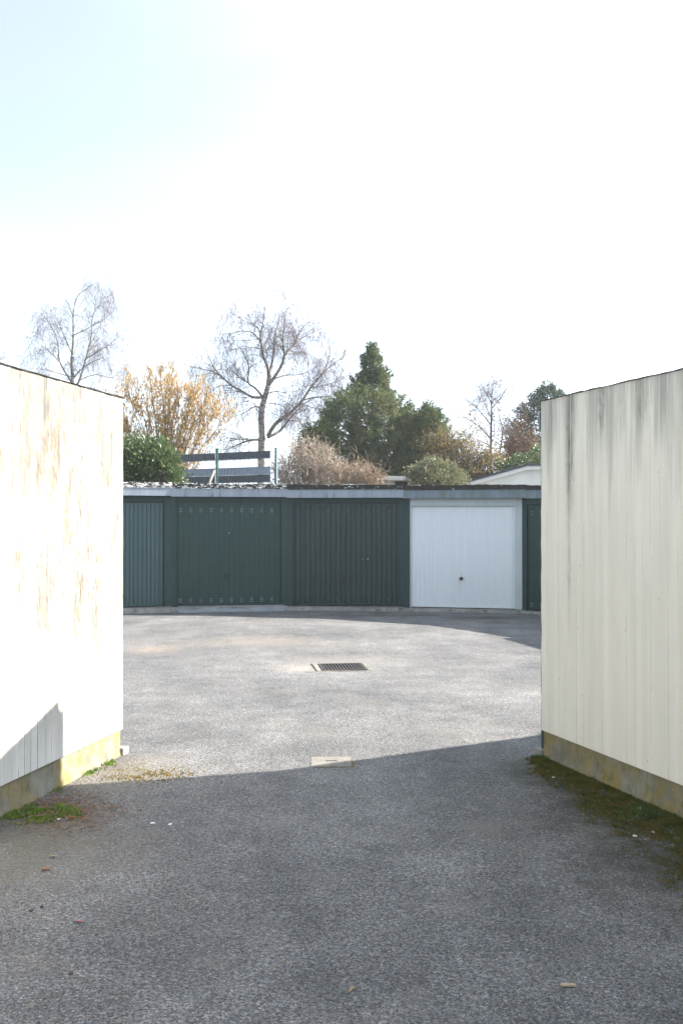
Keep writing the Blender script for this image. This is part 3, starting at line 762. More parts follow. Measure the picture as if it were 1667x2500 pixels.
def moss_left():
    rg = random.Random(31); mb = MB()
    for _ in range(5200):
        c = G(rg.gauss(85, 52), rg.gauss(1984, 9) ); 
        d = .22 + 1.3 * noise.noise(Vector((c.x * 9, c.y * 9, 2))) + .8 * noise.noise(Vector((c.x * 30, c.y * 30, 5)))
        if rg.random() > d: continue
        blades(mb, c, 4, .017, .0035, .006, rg, .8)
    for (px, py, k) in ((45, 1925, 60), (75, 1937, 60), (90, 1915, 70), (135, 1930, 30), (215, 1887, 60), (270, 1864, 60), (235, 1880, 25), (30, 1990, 200), (160, 1975, 90), (118, 1925, 40)):
        c = G(px, py)
        for _ in range(k): blades(mb, c + Vector((rg.gauss(0, .025), rg.gauss(0, .04), 0)), 3, .026, .004, .004, rg, 1)
    mb.build('moss', moss_mat('bright green moss', [(.3, (.10, .13, .03)), (.5, (.17, .25, .04)), (.7, (.16, .20, .10))]), kind='stuff', label='bright green moss and weeds at the foot of the left wall')
    mb = MB()
    for _ in range(1500):
        c = G(rg.gauss(150, 75), rg.gauss(1975, 25)); a = rg.uniform(0, 6.28); L = rg.uniform(.006, .022); d = Vector((math.cos(a), math.sin(a), rg.uniform(0, .4))) * L; s_ = Vector((-d.y, d.x, 0)).normalized() * rg.uniform(.002, .006)
        c.z = .006; mb.face([c - s_, c + s_, c + d + s_, c + d - s_])
    mb.build('plant_litter', mottled('rusty leaf crumbs', (.20, .085, .04), (.15, .11, .07), 12, .9, .1), kind='stuff', label='rusty leaf crumbs around the green moss by the left wall')
    mb = MB()
    for _ in range(900):
        c = G(rg.gauss(350, 60), rg.gauss(1890, 10))
        if rg.random() > .5 + noise.noise(Vector((c.x * 7, c.y * 7, 3))): continue
        blades(mb, c, 3, .010, .004, .006, rg, .8)
    mb.build('moss', moss_mat('yellow moss', [(.3, (.16, .12, .03)), (.7, (.28, .20, .05))]), kind='stuff', label='thin yellow moss on the asphalt beyond the left plinth')
moss_left()

# ------------------------------------------------------------------ behind the garages
M_SHED = mottled('white render', (.72, .72, .70), (.62, .62, .60), 3, .8, .2)
def gable_house():
    Y = 28.3; r = empty('gabled_house', tuple(W(1400, HZ, Y).xy) + (1.0,), 0, 'white gabled building with dark blue roof edge, behind the row at right', 'building')
    X0 = W(1125, 0, Y).x; XP = W(1395, 0, Y).x; zl = W(0, 1186, Y).z; rise = (1186 - 1117) / F * Y
    # low pitched gable: left slope seen, then flatter
    A = W(1128, 1186, Y); B = W(1285, 1142, Y); Cc = W(1420, 1141, Y); D = W(1580, 1186, Y)
    loc = Vector(r.location)
    f = [A, B, Cc, D]; mb = MB()
    poly = [(A.x, 1.0), (D.x, 1.0), (D.x, D.z), (Cc.x, Cc.z), (B.x, B.z), (A.x, A.z)]
    fr = [(x - loc.x, 0, z - loc.z) for x, z in poly]; bk = [(x - loc.x, 6.0, z - loc.z) for x, z in poly]
    mb.face(fr); mb.face(bk[::-1])
    for i in range(6):
        j = (i + 1) % 6; mb.face([fr[i], bk[i], bk[j], fr[j]])
    mb.build('wall', M_SHED, r)
    ro = MB(); tr = MB()
    pts = [(x - loc.x, z - loc.z) for x, z in [(A.x - .25, A.z - .07), (B.x, B.z), (Cc.x, Cc.z), (D.x + .25, D.z - .07)]]
    for i in range(3):
        (xa, za), (xb, zb) = pts[i], pts[i + 1]
        for mbq, h0, h1, y0, y1 in ((ro, .05, .11, -.20, 6.2), (tr, -.06, .048, -.14, -.002)):
            n = len(mbq.v); mbq.v += [(xa, y0, za + h0), (xb, y0, zb + h0), (xb, y1, zb + h0), (xa, y1, za + h0), (xa, y0, za + h1), (xb, y0, zb + h1), (xb, y1, zb + h1), (xa, y1, za + h1)]
            for q in ((0, 3, 2, 1), (4, 5, 6, 7), (0, 1, 5, 4), (1, 2, 6, 5), (2, 3, 7, 6), (3, 0, 4, 7)): mbq.f.append(tuple(n + k for k in q)); mbq.sm.append(False)
    ro.build('roof', mottled('dark blue sheet', (.03, .04, .07), (.05, .06, .09), 3, .5, .4), r); tr.build('barge_board', mottled('white board', (.78, .78, .78), (.7, .7, .7), 5, .6, .3), r)
    c = W(1305, 1133, Y); mb = MB(); mb.box((c.x - loc.x - .10, 2.0, c.z - loc.z - .3), (c.x - loc.x + .35, 2.5, c.z - loc.z + .10)); mb.build('chimney', mottled('pale brick', (.36, .30, .26), (.3, .26, .23), 12, .9, .1), r)
gable_house()
def shed():
    Y = 29.0; c = W(970, 1183, Y)
    r = empty('garden_shed', (c.x, Y, 1.0), 0, 'small white flat roofed shed with dark opening, below the conifers', 'shed')
    mb = MB(); z1 = W(0, 1171, Y).z - 1.0; x0 = W(938, 0, Y).x - c.x; x1 = W(1010, 0, Y).x - c.x
    mb.box((x0 + .12, 0, 0), (x1, 2.4, z1)); mb.build('wall', M_SHED, r)
    mb = MB(); mb.box((W(964, 0, Y).x - c.x, -.03, z1 - .45), (W(994, 0, Y).x - c.x, -.002, z1 - .055)); mb.build('window', M_PIT, r)
    mb = MB(); mb.box((x0, -.35, z1 + .002), (x1 + .3, 2.6, z1 + .09)); mb.build('roof', mottled('weathered white sheet', (.42, .40, .38), (.55, .54, .52), 5, .8, .2), r)
    mb = MB(); mb.box((x0 - .01, -.38, z1 - .03), (x1 + .3, -.352, z1 + .075)); mb.build('gutter_board', M_SHED, r)
shed()
# pale board on the garage roof
p = W(865, 1183.5, 21.4); mb = MB(); mb.box((-.26, -.12, 0), (.26, .12, .03)); mb.box((-.2, -.1, -.16), (-.14, .1, 0)); mb.box((.14, -.1, -.16), (.2, .1, 0))
tag(mb.build('pale_board', mottled('pale board', (.6, .62, .64), (.5, .5, .5), 6, .8, .2), loc=(p.x, p.y, p.z - .02)), 'pale board lying on the garage roof above the third door', 'board')

def fence():
    Pr, Pg, Pl = Vector((-1.635, 25.0, 0)), Vector((-3.24, 26.0, 0)), Vector((-6.2, 27.85, 0))
    d = (Pl - Pr).normalized(); rz = math.atan2(d.y, d.x)
    r = empty('mesh_fence', (Pr.x, Pr.y, 1.2), rz, 'wire mesh fence with dark blue privacy bands behind the laurel bush', 'fence')
    top = EYE + 173 / F * 25.0 - 1.2; Lg = (Pg - Pr).length; L = (Pl - Pr).length; x0 = .16
    Mr = mottled('galvanised wire', (.18, .20, .20), (.14, .16, .16), 5, .5, .4)
    Mb_ = NM('dark blue plastic strip', .35, .5); Mb_.col(Mb_.mix(Mb_.noise(4, 4), (.035, .045, .075), (.05, .062, .095))); Mb_ = Mb_.m
    Mb2 = NM('grey blue plastic strip', .3, .5); Mb2.col(Mb2.mix(Mb2.noise(4, 4), (.28, .33, .45), (.34, .40, .52))); Mb2 = Mb2.m
    Mg = mottled('green steel post', (.01, .10, .07), (.015, .13, .09), 3, .4, .4)
    Mp = mottled('grey steel post', (.17, .22, .24), (.13, .18, .2), 3, .45, .4)
    for (x, m, h, wd) in ((0, Mp, top + .05, .03), (Lg, Mg, top + .10, .035), (L, Mg, top + .08, .035)):
        mb = MB(); mb.box((x - wd, -.02, 0), (x + wd, .03, h)); mb.box((x - wd - .004, -.024, h), (x + wd + .004, .034, h + .015)); mb.build('post', m, r)
    mb = MB(); x = x0
    while x < L:
        mb.box((x - .003, .034, .05), (x + .003, .040, top)); x += .05
    for z in [top - .01 - .2 * i for i in range(11)]:
        mb.box((x0 - .02, .041, z - .004), (L, .047, z + .004)); mb.box((x0 - .02, .026, z - .004), (L, .033, z + .004))
    mb.build('wire_mesh', Mr, r)['kind'] = 'stuff'
    for (zt, hh, m) in ((0, .185, Mb_), (-.40, .19, Mb2), (-.60, .185, Mb_), (-1.0, .19, Mb_), (-1.4, .19, Mb_)):
        for (a, b) in ((x0, Lg - .045), (Lg + .045, L - .05)):
            mb = MB(); n = int((b - a) / .05); st = (b - a) / n
            for i in range(n):           # woven: alternately before and behind the rods, slight belly
                xa = a + i * st; o = .0495 if i % 2 else .0485; z1 = top + zt - .012; z0 = z1 - hh; bl = .006
                pts = [(xa, .036), (xa + st * .5, .036 - bl * (1 if i % 2 else -1)), (xa + st, .036)]
                for k in range(2): mb.face([(pts[k][0], -pts[k][1] + .068, z0), (pts[k + 1][0], -pts[k + 1][1] + .068, z0), (pts[k + 1][0], -pts[k + 1][1] + .068, z1), (pts[k][0], -pts[k][1] + .068, z1)])
            mb.build('privacy_strip', m, r)
fence()
a = W(508, 1186, 24.6); b = W(524, 1148, 24.6); mb = MB(); mb.tube([a - (b - a) * 1.8, b], [.035, .03], 6)
tag(mb.build('leaning_stake', mottled('bleached wood', (.36, .34, .30), (.28, .26, .22), 10, .9, .1)), 'bleached wooden stake leaning against the mesh fence', 'stake')

# ---- vegetation
def smooth_path(pts, n=4):
    out = []
    P = [pts[0]] + pts + [pts[-1]]
    for i in range(1, len(P) - 2):
        for k in range(n):
            t = k / n; a, b, c, d = P[i - 1], P[i], P[i + 1], P[i + 2]
            out.append(.5 * ((2 * b) + (c - a) * t + (2 * a - 5 * b + 4 * c - d) * t * t + (3 * b - a - 3 * c + d) * t ** 3))
    out.append(pts[-1]); return out
def rdir(rg, zb=0):
    v = Vector((rg.gauss(0, 1), rg.gauss(0, 1), rg.gauss(0, 1) + zb)); return v.normalized()
def twig(mb, p, d, L, r, rg, droop=0, wig=.25, n=5, k=3):
    pts = [p]; q = p.copy(); dd = d.copy()
    for i in range(n):
        dd = (dd + Vector((rg.gauss(0, wig), rg.gauss(0, wig), rg.gauss(0, wig) - droop))).normalized(); q = q + dd * (L / n); pts.append(q.copy())
    mb.tube(pts, [r * (1 - .75 * i / n) for i in range(n + 1)], k, False); return pts
def birch(name, limbs, Y, r_base, label, mats, seed, twigN=1.0, sc=1.0, droopy=1.0, base_z=1.0, depth_spread=1.4):
    rg = random.Random(seed); mt, mw = mats
    trunk0 = limbs[0][0]; b0 = W(*trunk0, Y)
    root = empty(name, (b0.x, Y, base_z), 0, label, 'tree')
    inv = Vector((b0.x, Y, base_z))
    tr = MB(); br = MB(); tw = MB()
    for li, (pts, r0, r1) in enumerate([(l[1:], l[-2], l[-1]) if False else l for l in LIMB(limbs)]):
        side = rg.uniform(-1, 1) * depth_spread
        P = []
        n = len(pts)
        for i, (x, y) in enumerate(pts):
            t = i / max(1, n - 1); P.append(W(x, y, Y + (0 if li == 0 else side * (t if n > 1 else 0)) + rg.uniform(-.05, .05)))
        if li == 0: P = [Vector((P[0].x, Y, base_z))] + P
        P = [p - inv for p in smooth_path(P, 4)]
        N = len(P); rad = [r0 + (r1 - r0) * (i / (N - 1)) ** .8 for i in range(N)]
        (tr if li == 0 else br).tube(P, rad, 8 if r0 > .05 else 6)
        L = sum((P[i + 1] - P[i]).length for i in range(N - 1))
        # secondaries
        ns = int(L * 7.0 * twigN) if li else int(L * .8)
        for _ in range(ns):
            t = rg.uniform(.15 if li else .45, 1); f = t * (N - 1); i = min(N - 2, int(f)); p = P[i].lerp(P[i + 1], f - i)
            d = (P[i + 1] - P[i]).normalized(); d2 = (d * .7 + rdir(rg, .35) * .9).normalized()
            LL = rg.uniform(.45, 1.55) * sc * (1.2 - .5 * t)
            sp = twig(br, p, d2, LL, max(.0055, min(.014, rad[i] * .45)), rg, .04 * droopy, .16, 6, 4)
            for _ in range(int(rg.uniform(4, 9) * twigN)):
                k = rg.randrange(1, len(sp)); d3 = (rdir(rg, .1) + (sp[k] - sp[k - 1]).normalized() * .8).normalized()
                tp = twig(tw, sp[k], d3, rg.uniform(.35, .95) * sc, .0048, rg, .34 * droopy, .12, 5, 3)
                for _ in range(3):
                    kk = rg.randrange(1, len(tp)); twig(tw, tp[kk], (rdir(rg) * .6 + Vector((0, 0, -.7 * droopy))).normalized(), rg.uniform(.25, .7) * sc, .0036, rg, .3 * droopy, .1, 3, 3)
    tr.build('trunk', mt, root); br.build('limbs', mt, root); tw.build('twigs', mw, root)
def LIMB(l):
    out = []
    for q in l: out.append((q[2:] if False else list(q['p']), q['r'][0], q['r'][1]))
    return out
class LD(dict):
    def __getitem__(s, k): return s['p'][0] if k == 0 else dict.__getitem__(s, k)
def lim(ox, oy, sc, pts, r0, r1): return LD(p=[(ox + x / sc, oy + y / sc) for x, y in pts], r=(r0 * .66 + .004, r1 * .7))
M_BARK = NM('pale grey bark', .9, .15); M_BARK.col(M_BARK.mix(M_BARK.ramp(M_BARK.noise(5, 5, .7, M_BARK.map((1, 1, 3))), [(.42, 0), (.58, 1)]), (.14, .125, .11), (.42, .39, .35))); M_BARK = M_BARK.m
M_TWIG = mottled('violet brown twigs', (.17, .145, .165), (.23, .195, .205), 2, .8, .2)
b5 = lambda pts, r0, r1: lim(460, 700, 3.564, pts, r0, r1)
birch('birch_tree', [
    b5([(635, 1430), (640, 1300), (633, 1150), (642, 1050), (668, 950), (695, 850), (702, 770)], .22, .12),
    b5([(702, 770), (690, 700), (650, 600), (632, 500), (625, 400), (650, 310), (665, 160)], .10, .015),
    b5([(700, 850), (790, 720), (830, 620), (830, 540), (820, 440), (840, 300), (845, 90)], .10, .012),
    b5([(700, 760), (735, 620), (745, 500), (750, 430), (775, 330), (795, 230)], .07, .012),
    b5([(830, 600), (930, 490), (1030, 420), (1160, 360)], .06, .012),
    b5([(930, 490), (960, 400), (1040, 310), (1120, 290)], .04, .010),
    b5([(690, 1300), (760, 1190), (880, 1100), (990, 990), (1060, 880), (1160, 760), (1210, 660), (1240, 520)], .12, .015),
    b5([(990, 990), (1100, 960), (1200, 955), (1300, 930), (1400, 935)], .04, .010),
    b5([(1060, 880), (1160, 860), (1280, 830), (1400, 770)], .04, .010),
    b5([(1160, 760), (1240, 690), (1330, 620), (1420, 560)], .04, .010),
    b5([(690, 1310), (800, 1250), (880, 1150), (990, 1040), (1080, 1050), (1240, 1095)], .09, .010),
    b5([(640, 960), (560, 960), (470, 910), (380, 860), (290, 780), (210, 680), (150, 540)], .09, .012),
    b5([(380, 860), (300, 855), (200, 880)], .03, .010),
    b5([(290, 780), (220, 740), (120, 715), (10, 690)], .04, .008),
    b5([(640, 950), (580, 880), (520, 830), (525, 700), (480, 580), (420, 500)], .07, .012),
    b5([(520, 830), (430, 780), (350, 690)], .035, .010),
    b5([(632, 1110), (612, 1045), (560, 1050), (480, 1100), (350, 1145)], .06, .010),
    b5([(632, 1330), (540, 1335), (450, 1365), (350, 1410), (270, 1420)], .08, .010),
    b5([(520, 1325), (410, 1325), (290, 1300)], .04, .010),
    b5([(640, 500), (560, 400), (440, 385), (330, 430)], .045, .010),
    b5([(625, 400), (590, 340), (500, 300), (390, 240)], .04, .010),
    b5([(632, 540), (560, 525), (470, 540)], .03, .010),
    b5([(720, 810), (840, 770), (980, 760), (1120, 690)], .04, .010),
    b5([(840, 590), (920, 575), (1060, 580)], .03, .008),
    b5([(690, 1010), (800, 1030), (900, 1090)], .03, .008),
    b5([(680, 930), (780, 910), (930, 960)], .03, .008),
    b5([(870, 1160), (960, 1170), (1050, 1230)], .03, .008),
    ], 36.0, .2, 'tall bare pale birch with spreading drooping limbs behind the fence', (M_BARK, M_TWIG), 4, twigN=1.2)
b4 = lambda pts, r0, r1: lim(60, 680, 2.904, pts, r0, r1)
birch('birch_tree', [
    b4([(345, 900), (340, 720), (335, 600), (337, 540)], .13, .09),
    b4([(337, 540), (345, 400), (345, 250), (370, 130), (445, 65)], .08, .012),
    b4([(350, 760), (385, 730), (430, 580), (470, 430), (485, 260), (575, 115)], .09, .012),
    b4([(338, 740), (250, 590), (235, 450), (190, 340), (120, 240)], .07, .010),
    b4([(345, 710), (400, 645), (480, 590), (560, 560)], .05, .010),
    b4([(430, 570), (530, 510), (620, 450), (690, 390)], .045, .010),
    b4([(250, 590), (170, 510), (60, 430)], .035, .008),
    b4([(345, 400), (430, 360), (500, 320)], .035, .008),
    b4([(335, 530), (280, 400), (250, 330)], .035, .010),
    b4([(480, 330), (560, 290), (620, 230)], .035, .010),
    b4([(340, 700), (200, 660), (100, 640)], .035, .008),
    b4([(390, 720), (500, 680), (620, 700), (690, 640)], .03, .008),
    ], 44.0, .13, 'bare slender birch rising above the sunlit left wall', (M_BARK, M_TWIG), 9, twigN=1.1, sc=1.15)
birch('birch_tree', [
    lim(0, 0, 1, [(-60, 1010), (-55, 930), (-45, 860)], .10, .04), lim(0, 0, 1, [(-50, 900), (-15, 885), (20, 868)], .04, .008),
    lim(0, 0, 1, [(-55, 930), (-10, 930), (15, 900)], .03, .008)], 46.0, .1, 'twig ends of a bare tree poking in at the left edge', (M_BARK, M_TWIG), 12, twigN=.9)

def leaves(mb, p, d, rg, n, size, wd, spread, up=.2):
    for _ in range(n):
        q = p + Vector((rg.gauss(0, spread), rg.gauss(0, spread), rg.gauss(0, spread)))
        a = (d + rdir(rg) * .75 + Vector((0, 0, up))).normalized(); s_ = a.cross(rdir(rg)); 
        if s_.length < .1: continue
        s_ = s_.normalized() * wd; L = size * rg.uniform(.6, 1.25); nn = a.cross(s_).normalized() * wd * .4
        mid = q + a * L * .5
        mb.v += [tuple(q), tuple(mid + s_ + nn), tuple(q + a * L), tuple(mid - s_ + nn)]; k = len(mb.v)
        mb.f.append((k - 4, k - 3, k - 2)); mb.f.append((k - 4, k - 2, k - 1)); mb.sm += [False, False]
def foliage_mat(name, cols, rough=.55, spec=.35, trans=.0, sc=2.5):
    m = NM(name, rough, spec); oi = m.n('ShaderNodeTexNoise'); 
    c = m.ramp(m.noise(sc, 6, .75), cols); m.col(c)
    if trans:
        t = m.n('ShaderNodeBsdfTranslucent'); m.l(c, t.inputs[0]); mx = m.n('ShaderNodeMixShader'); mx.inputs[0].default_value = trans
        out = m.t.nodes['Material Output']; m.l(m.b.outputs[0], mx.inputs[1]); m.l(t.outputs[0], mx.inputs[2]); m.l(mx.outputs[0], out.inputs[0])
    return m.m
def shrub(name, blobs, Y, nclump, nleaf, size, wd, label, cat, mat, seed, spread=.06, base_z=1.1, gap=0.0, stem_mat=None, up=.2, inner=.45, stems=14):
    """blobs: (px, py, rx_px, ry_px, depth_off) ellipsoids the crown fills, uneven and gappy"""
    rg = random.Random(seed); s_ = Y / F; c0 = W(blobs[0][0], HZ, Y)
    root = empty(name, (c0.x, Y, base_z), 0, label, cat); o = Vector((c0.x, Y, base_z)); mb = MB(); st = MB(); tot = sum(b[2] * b[3] for b in blobs)
    for (px, py, rx, ry, dy) in blobs:
        c = W(px, py, Y) + Vector((0, dy, 0)) - o; RX, RZ = rx * s_, ry * s_; RY = (RX + .3) * .8
        k = int(nclump * rx * ry / tot)
        for _ in range(k):
            d = rdir(rg); rr_ = rg.uniform(inner, 1.0) ** .6 * (rg.uniform(1.0, 1.28) if rg.random() < .16 else 1)
            lump = 1 + .16 * noise.noise(d * 2.3 + Vector((seed, px * .01, 0))) + .14 * noise.noise(d * 6 + Vector((seed, 0, 3)))
            p = c + Vector((d.x * RX, d.y * RY, d.z * RZ)) * rr_ * lump
            if gap and noise.noise(p * 2.1 + Vector((seed, 0, 0))) < gap - .5 + rg.uniform(-.08, .08): continue
            if p.z < -.2: continue
            out = Vector((d.x, d.y, d.z + .25)).normalized(); leaves(mb, p, out, rg, nleaf, size, wd, spread, up)
        for _ in range(stems):
            d = rdir(rg, .3); e = c + Vector((d.x * RX, d.y * RY, d.z * RZ)) * .8; b = Vector((rg.uniform(-.3, .3), rg.uniform(-.2, .2), 0))
            st.tube(smooth_path([b, b.lerp(e, .5) + Vector((rg.gauss(0, .1), 0, .1)), e], 3), [.03 - .024 * i / 6 for i in range(7)], 4)
    mb.build('crown', mat, root); st.build('stems', stem_mat or M_STEM, root); return root
M_STEM = mottled('brown stems', (.10, .075, .05), (.16, .12, .09), 6, .9, .15)
# laurel by the left wall
shrub('laurel_bush', [(360, 1135, 62, 52, 0), (320, 1130, 50, 58, .3), (410, 1145, 32, 44, -.2), (375, 1105, 36, 30, 0), (432, 1165, 20, 20, -.2)], 24.0, 620, 12, .13, .024, 'glossy green laurel bush just behind the roof, left of the fence', 'bush',
      foliage_mat('laurel leaf', [(.3, (.045, .08, .022)), (.5, (.08, .125, .04)), (.68, (.16, .20, .07))], .42, .4, .2), 3, .08, up=.5, inner=.3)

# hazel with catkins
def hazel():
    rg = random.Random(77); Y = 31.0; c0 = W(405, HZ, Y); o = Vector((c0.x, Y, 1.1))
    root = empty('hazel_bush', tuple(o), 0, 'spreading bare hazel hung all over with golden catkins, left of the big birch', 'tree')
    st = MB(); ck = MB()
    for i in range(95):
        t = rg.uniform(-1, 1); ang = t * 1.18
        ex = 398 + 166 * math.sin(ang) * rg.uniform(.85, 1.03) + rg.gauss(0, 8); ey = 1110 - (196 * math.cos(ang * .82)) * rg.uniform(.70, 1.02) + 8 * abs(t)
        if i % 4 == 0: ex = 400 + (ex - 400) * rg.uniform(.5, 1); 
        e = W(ex, ey, Y) - o + Vector((0, rg.uniform(-1.2, 1.2), 0)); b = Vector((rg.uniform(-.35, .35), rg.uniform(-.3, .3), 0))
        m_ = b.lerp(e, .5) + Vector((-(e.x) * .10, 0, .25))
        P = smooth_path([b, m_, e], 6); N = len(P); st.tube(P, [.017 - .013 * k / (N - 1) for k in range(N)], 5)
        for _ in range(15):
            k = rg.randrange(4, N); d = ((P[k] - P[k - 1]).normalized() + rdir(rg, .2) * .6).normalized()
            sp = twig(st, P[k], d, rg.uniform(.3, .8), .007, rg, -.03, .12, 5, 3)
            for q in sp[1:]:
                if rg.random() < .18: twig(st, q, (d + rdir(rg) * .8).normalized(), .25, .004, rg, 0, .1, 2, 3)
                for _ in range(rg.choice((1, 1, 2, 2, 3))):
                    a = q + Vector((rg.gauss(0, .03), rg.gauss(0, .03), 0)); L = rg.uniform(.06, .13)
                    dn = Vector((rg.gauss(0, .25), rg.gauss(0, .25), -1)).normalized()
                    ck.tube([a, a + dn * L * .3, a + dn * L * .8, a + dn * L], [.003, .0092, .0082, .003], 4, False)
    st.build('stems', mottled('hazel stems', (.11, .09, .07), (.19, .16, .12), 5, .9, .15), root)
    ck.build('catkins', foliage_mat('golden catkin', [(.3, (.52, .36, .15)), (.7, (.72, .52, .24))], .8, .1, .45), root)['kind'] = 'stuff'
hazel()

# conifers
M_CON = foliage_mat('dark conifer sprays', [(.30, (.050, .080, .038)), (.5, (.10, .132, .055)), (.66, (.24, .23, .09))], .6, .3, .35, 1.6)
M_CON2 = foliage_mat('bluish conifer sprays', [(.30, (.040, .062, .046)), (.5, (.07, .10, .064)), (.7, (.13, .16, .085))], .6, .3, .35, 1.6)
def conifer(name, axis_px, top_py, prof, Y, n, label, mat, seed, base_z=1.1, gap=0, spray=5):
    """prof: list of (py, left_px, right_px) half widths from the axis"""
    rg = random.Random(seed); o = W(axis_px, HZ, Y); o = Vector((o.x, Y, base_z)); root = empty(name, tuple(o), 0, label, 'tree'); s_ = Y / F
    mb = MB(); br = MB(); top = W(axis_px, top_py, Y) - o
    tr = MB(); tr.tube([Vector((0, 0, 0)), Vector((.03, 0, top.z * .5)), top], [.16, .10, .01], 8); tr.build('trunk', M_STEM, root)
    def width(py):
        for (a, la, ra), (b, lb, rb) in zip(prof, prof[1:]):
            if a <= py <= b: t = (py - a) / (b - a); return la + (lb - la) * t, ra + (rb - ra) * t
        return prof[-1][1:]
    y0, y1 = prof[0][0], prof[-1][0]
    for i in range(n):
        t_ = rg.random() ** .72; py = y0 + (y1 - y0) * t_; l, r_ = width(py)
        ph = rg.uniform(0, 6.283); cs, sn = math.cos(ph), math.sin(ph); wdt = (r_ if cs > 0 else l) * s_; dep = (l + r_) / 2 * s_
        lump = 1 + .30 * noise.noise(Vector((cs * 1.6, sn * 1.6, py * .022 + seed))) + rg.uniform(-.12, .10)
        tip = Vector((cs * wdt * lump, sn * dep * lump * .9, (HZ - py) * s_ + EYE - base_z + rg.gauss(0, .06)))
        Lb = math.hypot(tip.x, tip.y); a = Vector((0, 0, max(0, tip.z - .25 * Lb - .1))); L = tip - a; out = L.normalized()
        if gap and noise.noise(tip * 1.3 + Vector((seed, 0, 0))) < gap - .5: continue
        if i % 3 == 0: br.tube([a, a.lerp(tip, .6) - Vector((0, 0, .06)), tip], [.022, .013, .004], 3)
        fl = min(Lb * .8, rg.uniform(.45, .85)); side = out.cross(Vector((0, 0, 1))).normalized()
        up_ = (out * .75 + Vector((0, 0, rg.uniform(.2, .75)))).normalized(); st_ = tip - out * fl * .5; nk = int(5 + fl * 12)
        for k in range(nk):              # one frond: short sprays set along both sides of its rib
            t = (k + .5) / nk; wv = (1 - t) * .20 + .04; q = st_ + up_ * fl * t + side * rg.uniform(-wv, wv) + Vector((0, 0, rg.uniform(-wv, wv) * .6))
            leaves(mb, q, (up_ + side * rg.uniform(-.6, .6)).normalized(), rg, spray, .105, .017, .035, .15)
    br.build('branches', M_STEM, root); mb.build('crown', mat, root); return root
conifer('conifer_tree', 908, 842, [(842, 2, 2), (862, 10, 12), (880, 22, 16), (895, 26, 22), (915, 20, 34), (945, 42, 34), (965, 38, 36), (976, 68, 50), (992, 98, 70), (1010, 108, 92), (1040, 112, 92), (1080, 118, 100), (1130, 110, 100), (1185, 90, 95)], 33.0, 1250, 'dark conifer with a ragged narrow spire above a broad green crown', M_CON, 5, gap=.15)
conifer('conifer_tree', 1045, 988, [(988, 3, 3), (1010, 20, 22), (1035, 42, 34), (1070, 58, 44), (1110, 64, 50), (1150, 66, 46), (1185, 60, 40)], 32.4, 620, 'shorter pointed green conifer merging with the right side of the spired one', M_CON, 15, gap=.12)
conifer('conifer_tree', 1335, 940, [(940, 4, 4), (965, 24, 26), (1000, 52, 50), (1040, 78, 70), (1090, 92, 80), (1150, 92, 80), (1185, 80, 70)], 37.0, 700, 'dark evergreen tree partly behind the shaded right wall', M_CON2, 25, gap=.1)
shrub('evergreen_bush', [(775, 1060, 34, 30, 0), (760, 1090, 30, 40, 0), (800, 1100, 34, 50, .2), (745, 1120, 24, 40, 0)], 31.5, 560, 12, .10, .022, 'yellow green evergreen bush at the left foot of the spired conifer', 'bush',
      foliage_mat('yellow green leaf', [(.3, (.04, .06, .018)), (.5, (.08, .10, .028)), (.7, (.16, .17, .05))], .5, .3, .2), 6, .08)
shrub('photinia_bush', [(1062, 1166, 60, 30, 0), (1030, 1158, 34, 22, 0), (1105, 1172, 38, 20, .2), (1056, 1138, 24, 18, 0), (1085, 1146, 22, 14, 0)], 27.5, 560, 10, .09, .024, 'round variegated green bush with reddish tips, beside the shed', 'bush',
      foliage_mat('variegated leaf', [(.3, (.075, .10, .04)), (.46, (.14, .16, .075)), (.58, (.27, .26, .15)), (.68, (.28, .15, .09))], .35, .5, .2, 5), 16, .07, up=.4)
def twiggy(name, blobs, Y, n, label, cat, mt, ml, seed, leafn, lsize, lw, r=.008, base_z=1.1, arch=.35, tl=(.3, .8), trunkr=.02):
    """bare branching bush filling ellipses, with sparse leaves"""
    rg = random.Random(seed); s_ = Y / F; c0 = W(blobs[0][0], HZ, Y); o = Vector((c0.x, Y, base_z)); root = empty(name, tuple(o), 0, label, cat)
    st = MB(); lf = MB(); tot = sum(b[2] * b[3] for b in blobs)
    for (px, py, rx, ry, dy) in blobs:
        c = W(px, py, Y) + Vector((0, dy, 0)) - o; RX, RZ = rx * s_, ry * s_
        for _ in range(int(n * rx * ry / tot)):
            d = rdir(rg, .4); e = c + Vector((d.x * RX, d.y * RX * .7, d.z * RZ)) * rg.uniform(.75, 1.08); b = Vector((c.x * .6 + rg.gauss(0, .3), rg.gauss(0, .3), 0))
            m_ = b.lerp(e, .55) + Vector((rg.gauss(0, .18), rg.gauss(0, .18), arch * rg.uniform(.2, 1)))
            P = smooth_path([b, m_, e], 4); N = len(P); st.tube(P, [trunkr * (1 - .8 * k / (N - 1)) for k in range(N)], 4, False)
            for _ in range(9):
                k = rg.randrange(3, N); sp = twig(st, P[k], (rdir(rg, .2) + (P[k] - P[k - 1]).normalized() * .5).normalized(), rg.uniform(*tl), r, rg, .05 * (arch > .3), .3, 5, 3)
                for q in sp[1:]:
                    if rg.random() < .5: twig(st, q, rdir(rg), rg.uniform(.08, .3), r * .6, rg, 0, .3, 2, 3)
                    if leafn and rg.random() < leafn: leaves(lf, q, rdir(rg), rg, 4, lsize, lw, .07, 0)
    st.build('branches', mt, root)
    if leafn: lf.build('leaves', ml, root)
M_BRAM = mottled('pinkish grey bare stems', (.42, .35, .28), (.30, .24, .20), 3, .85, .2)
M_BRAM2 = mottled('straw brown bare stems', (.36, .28, .19), (.27, .20, .15), 3, .85, .2)
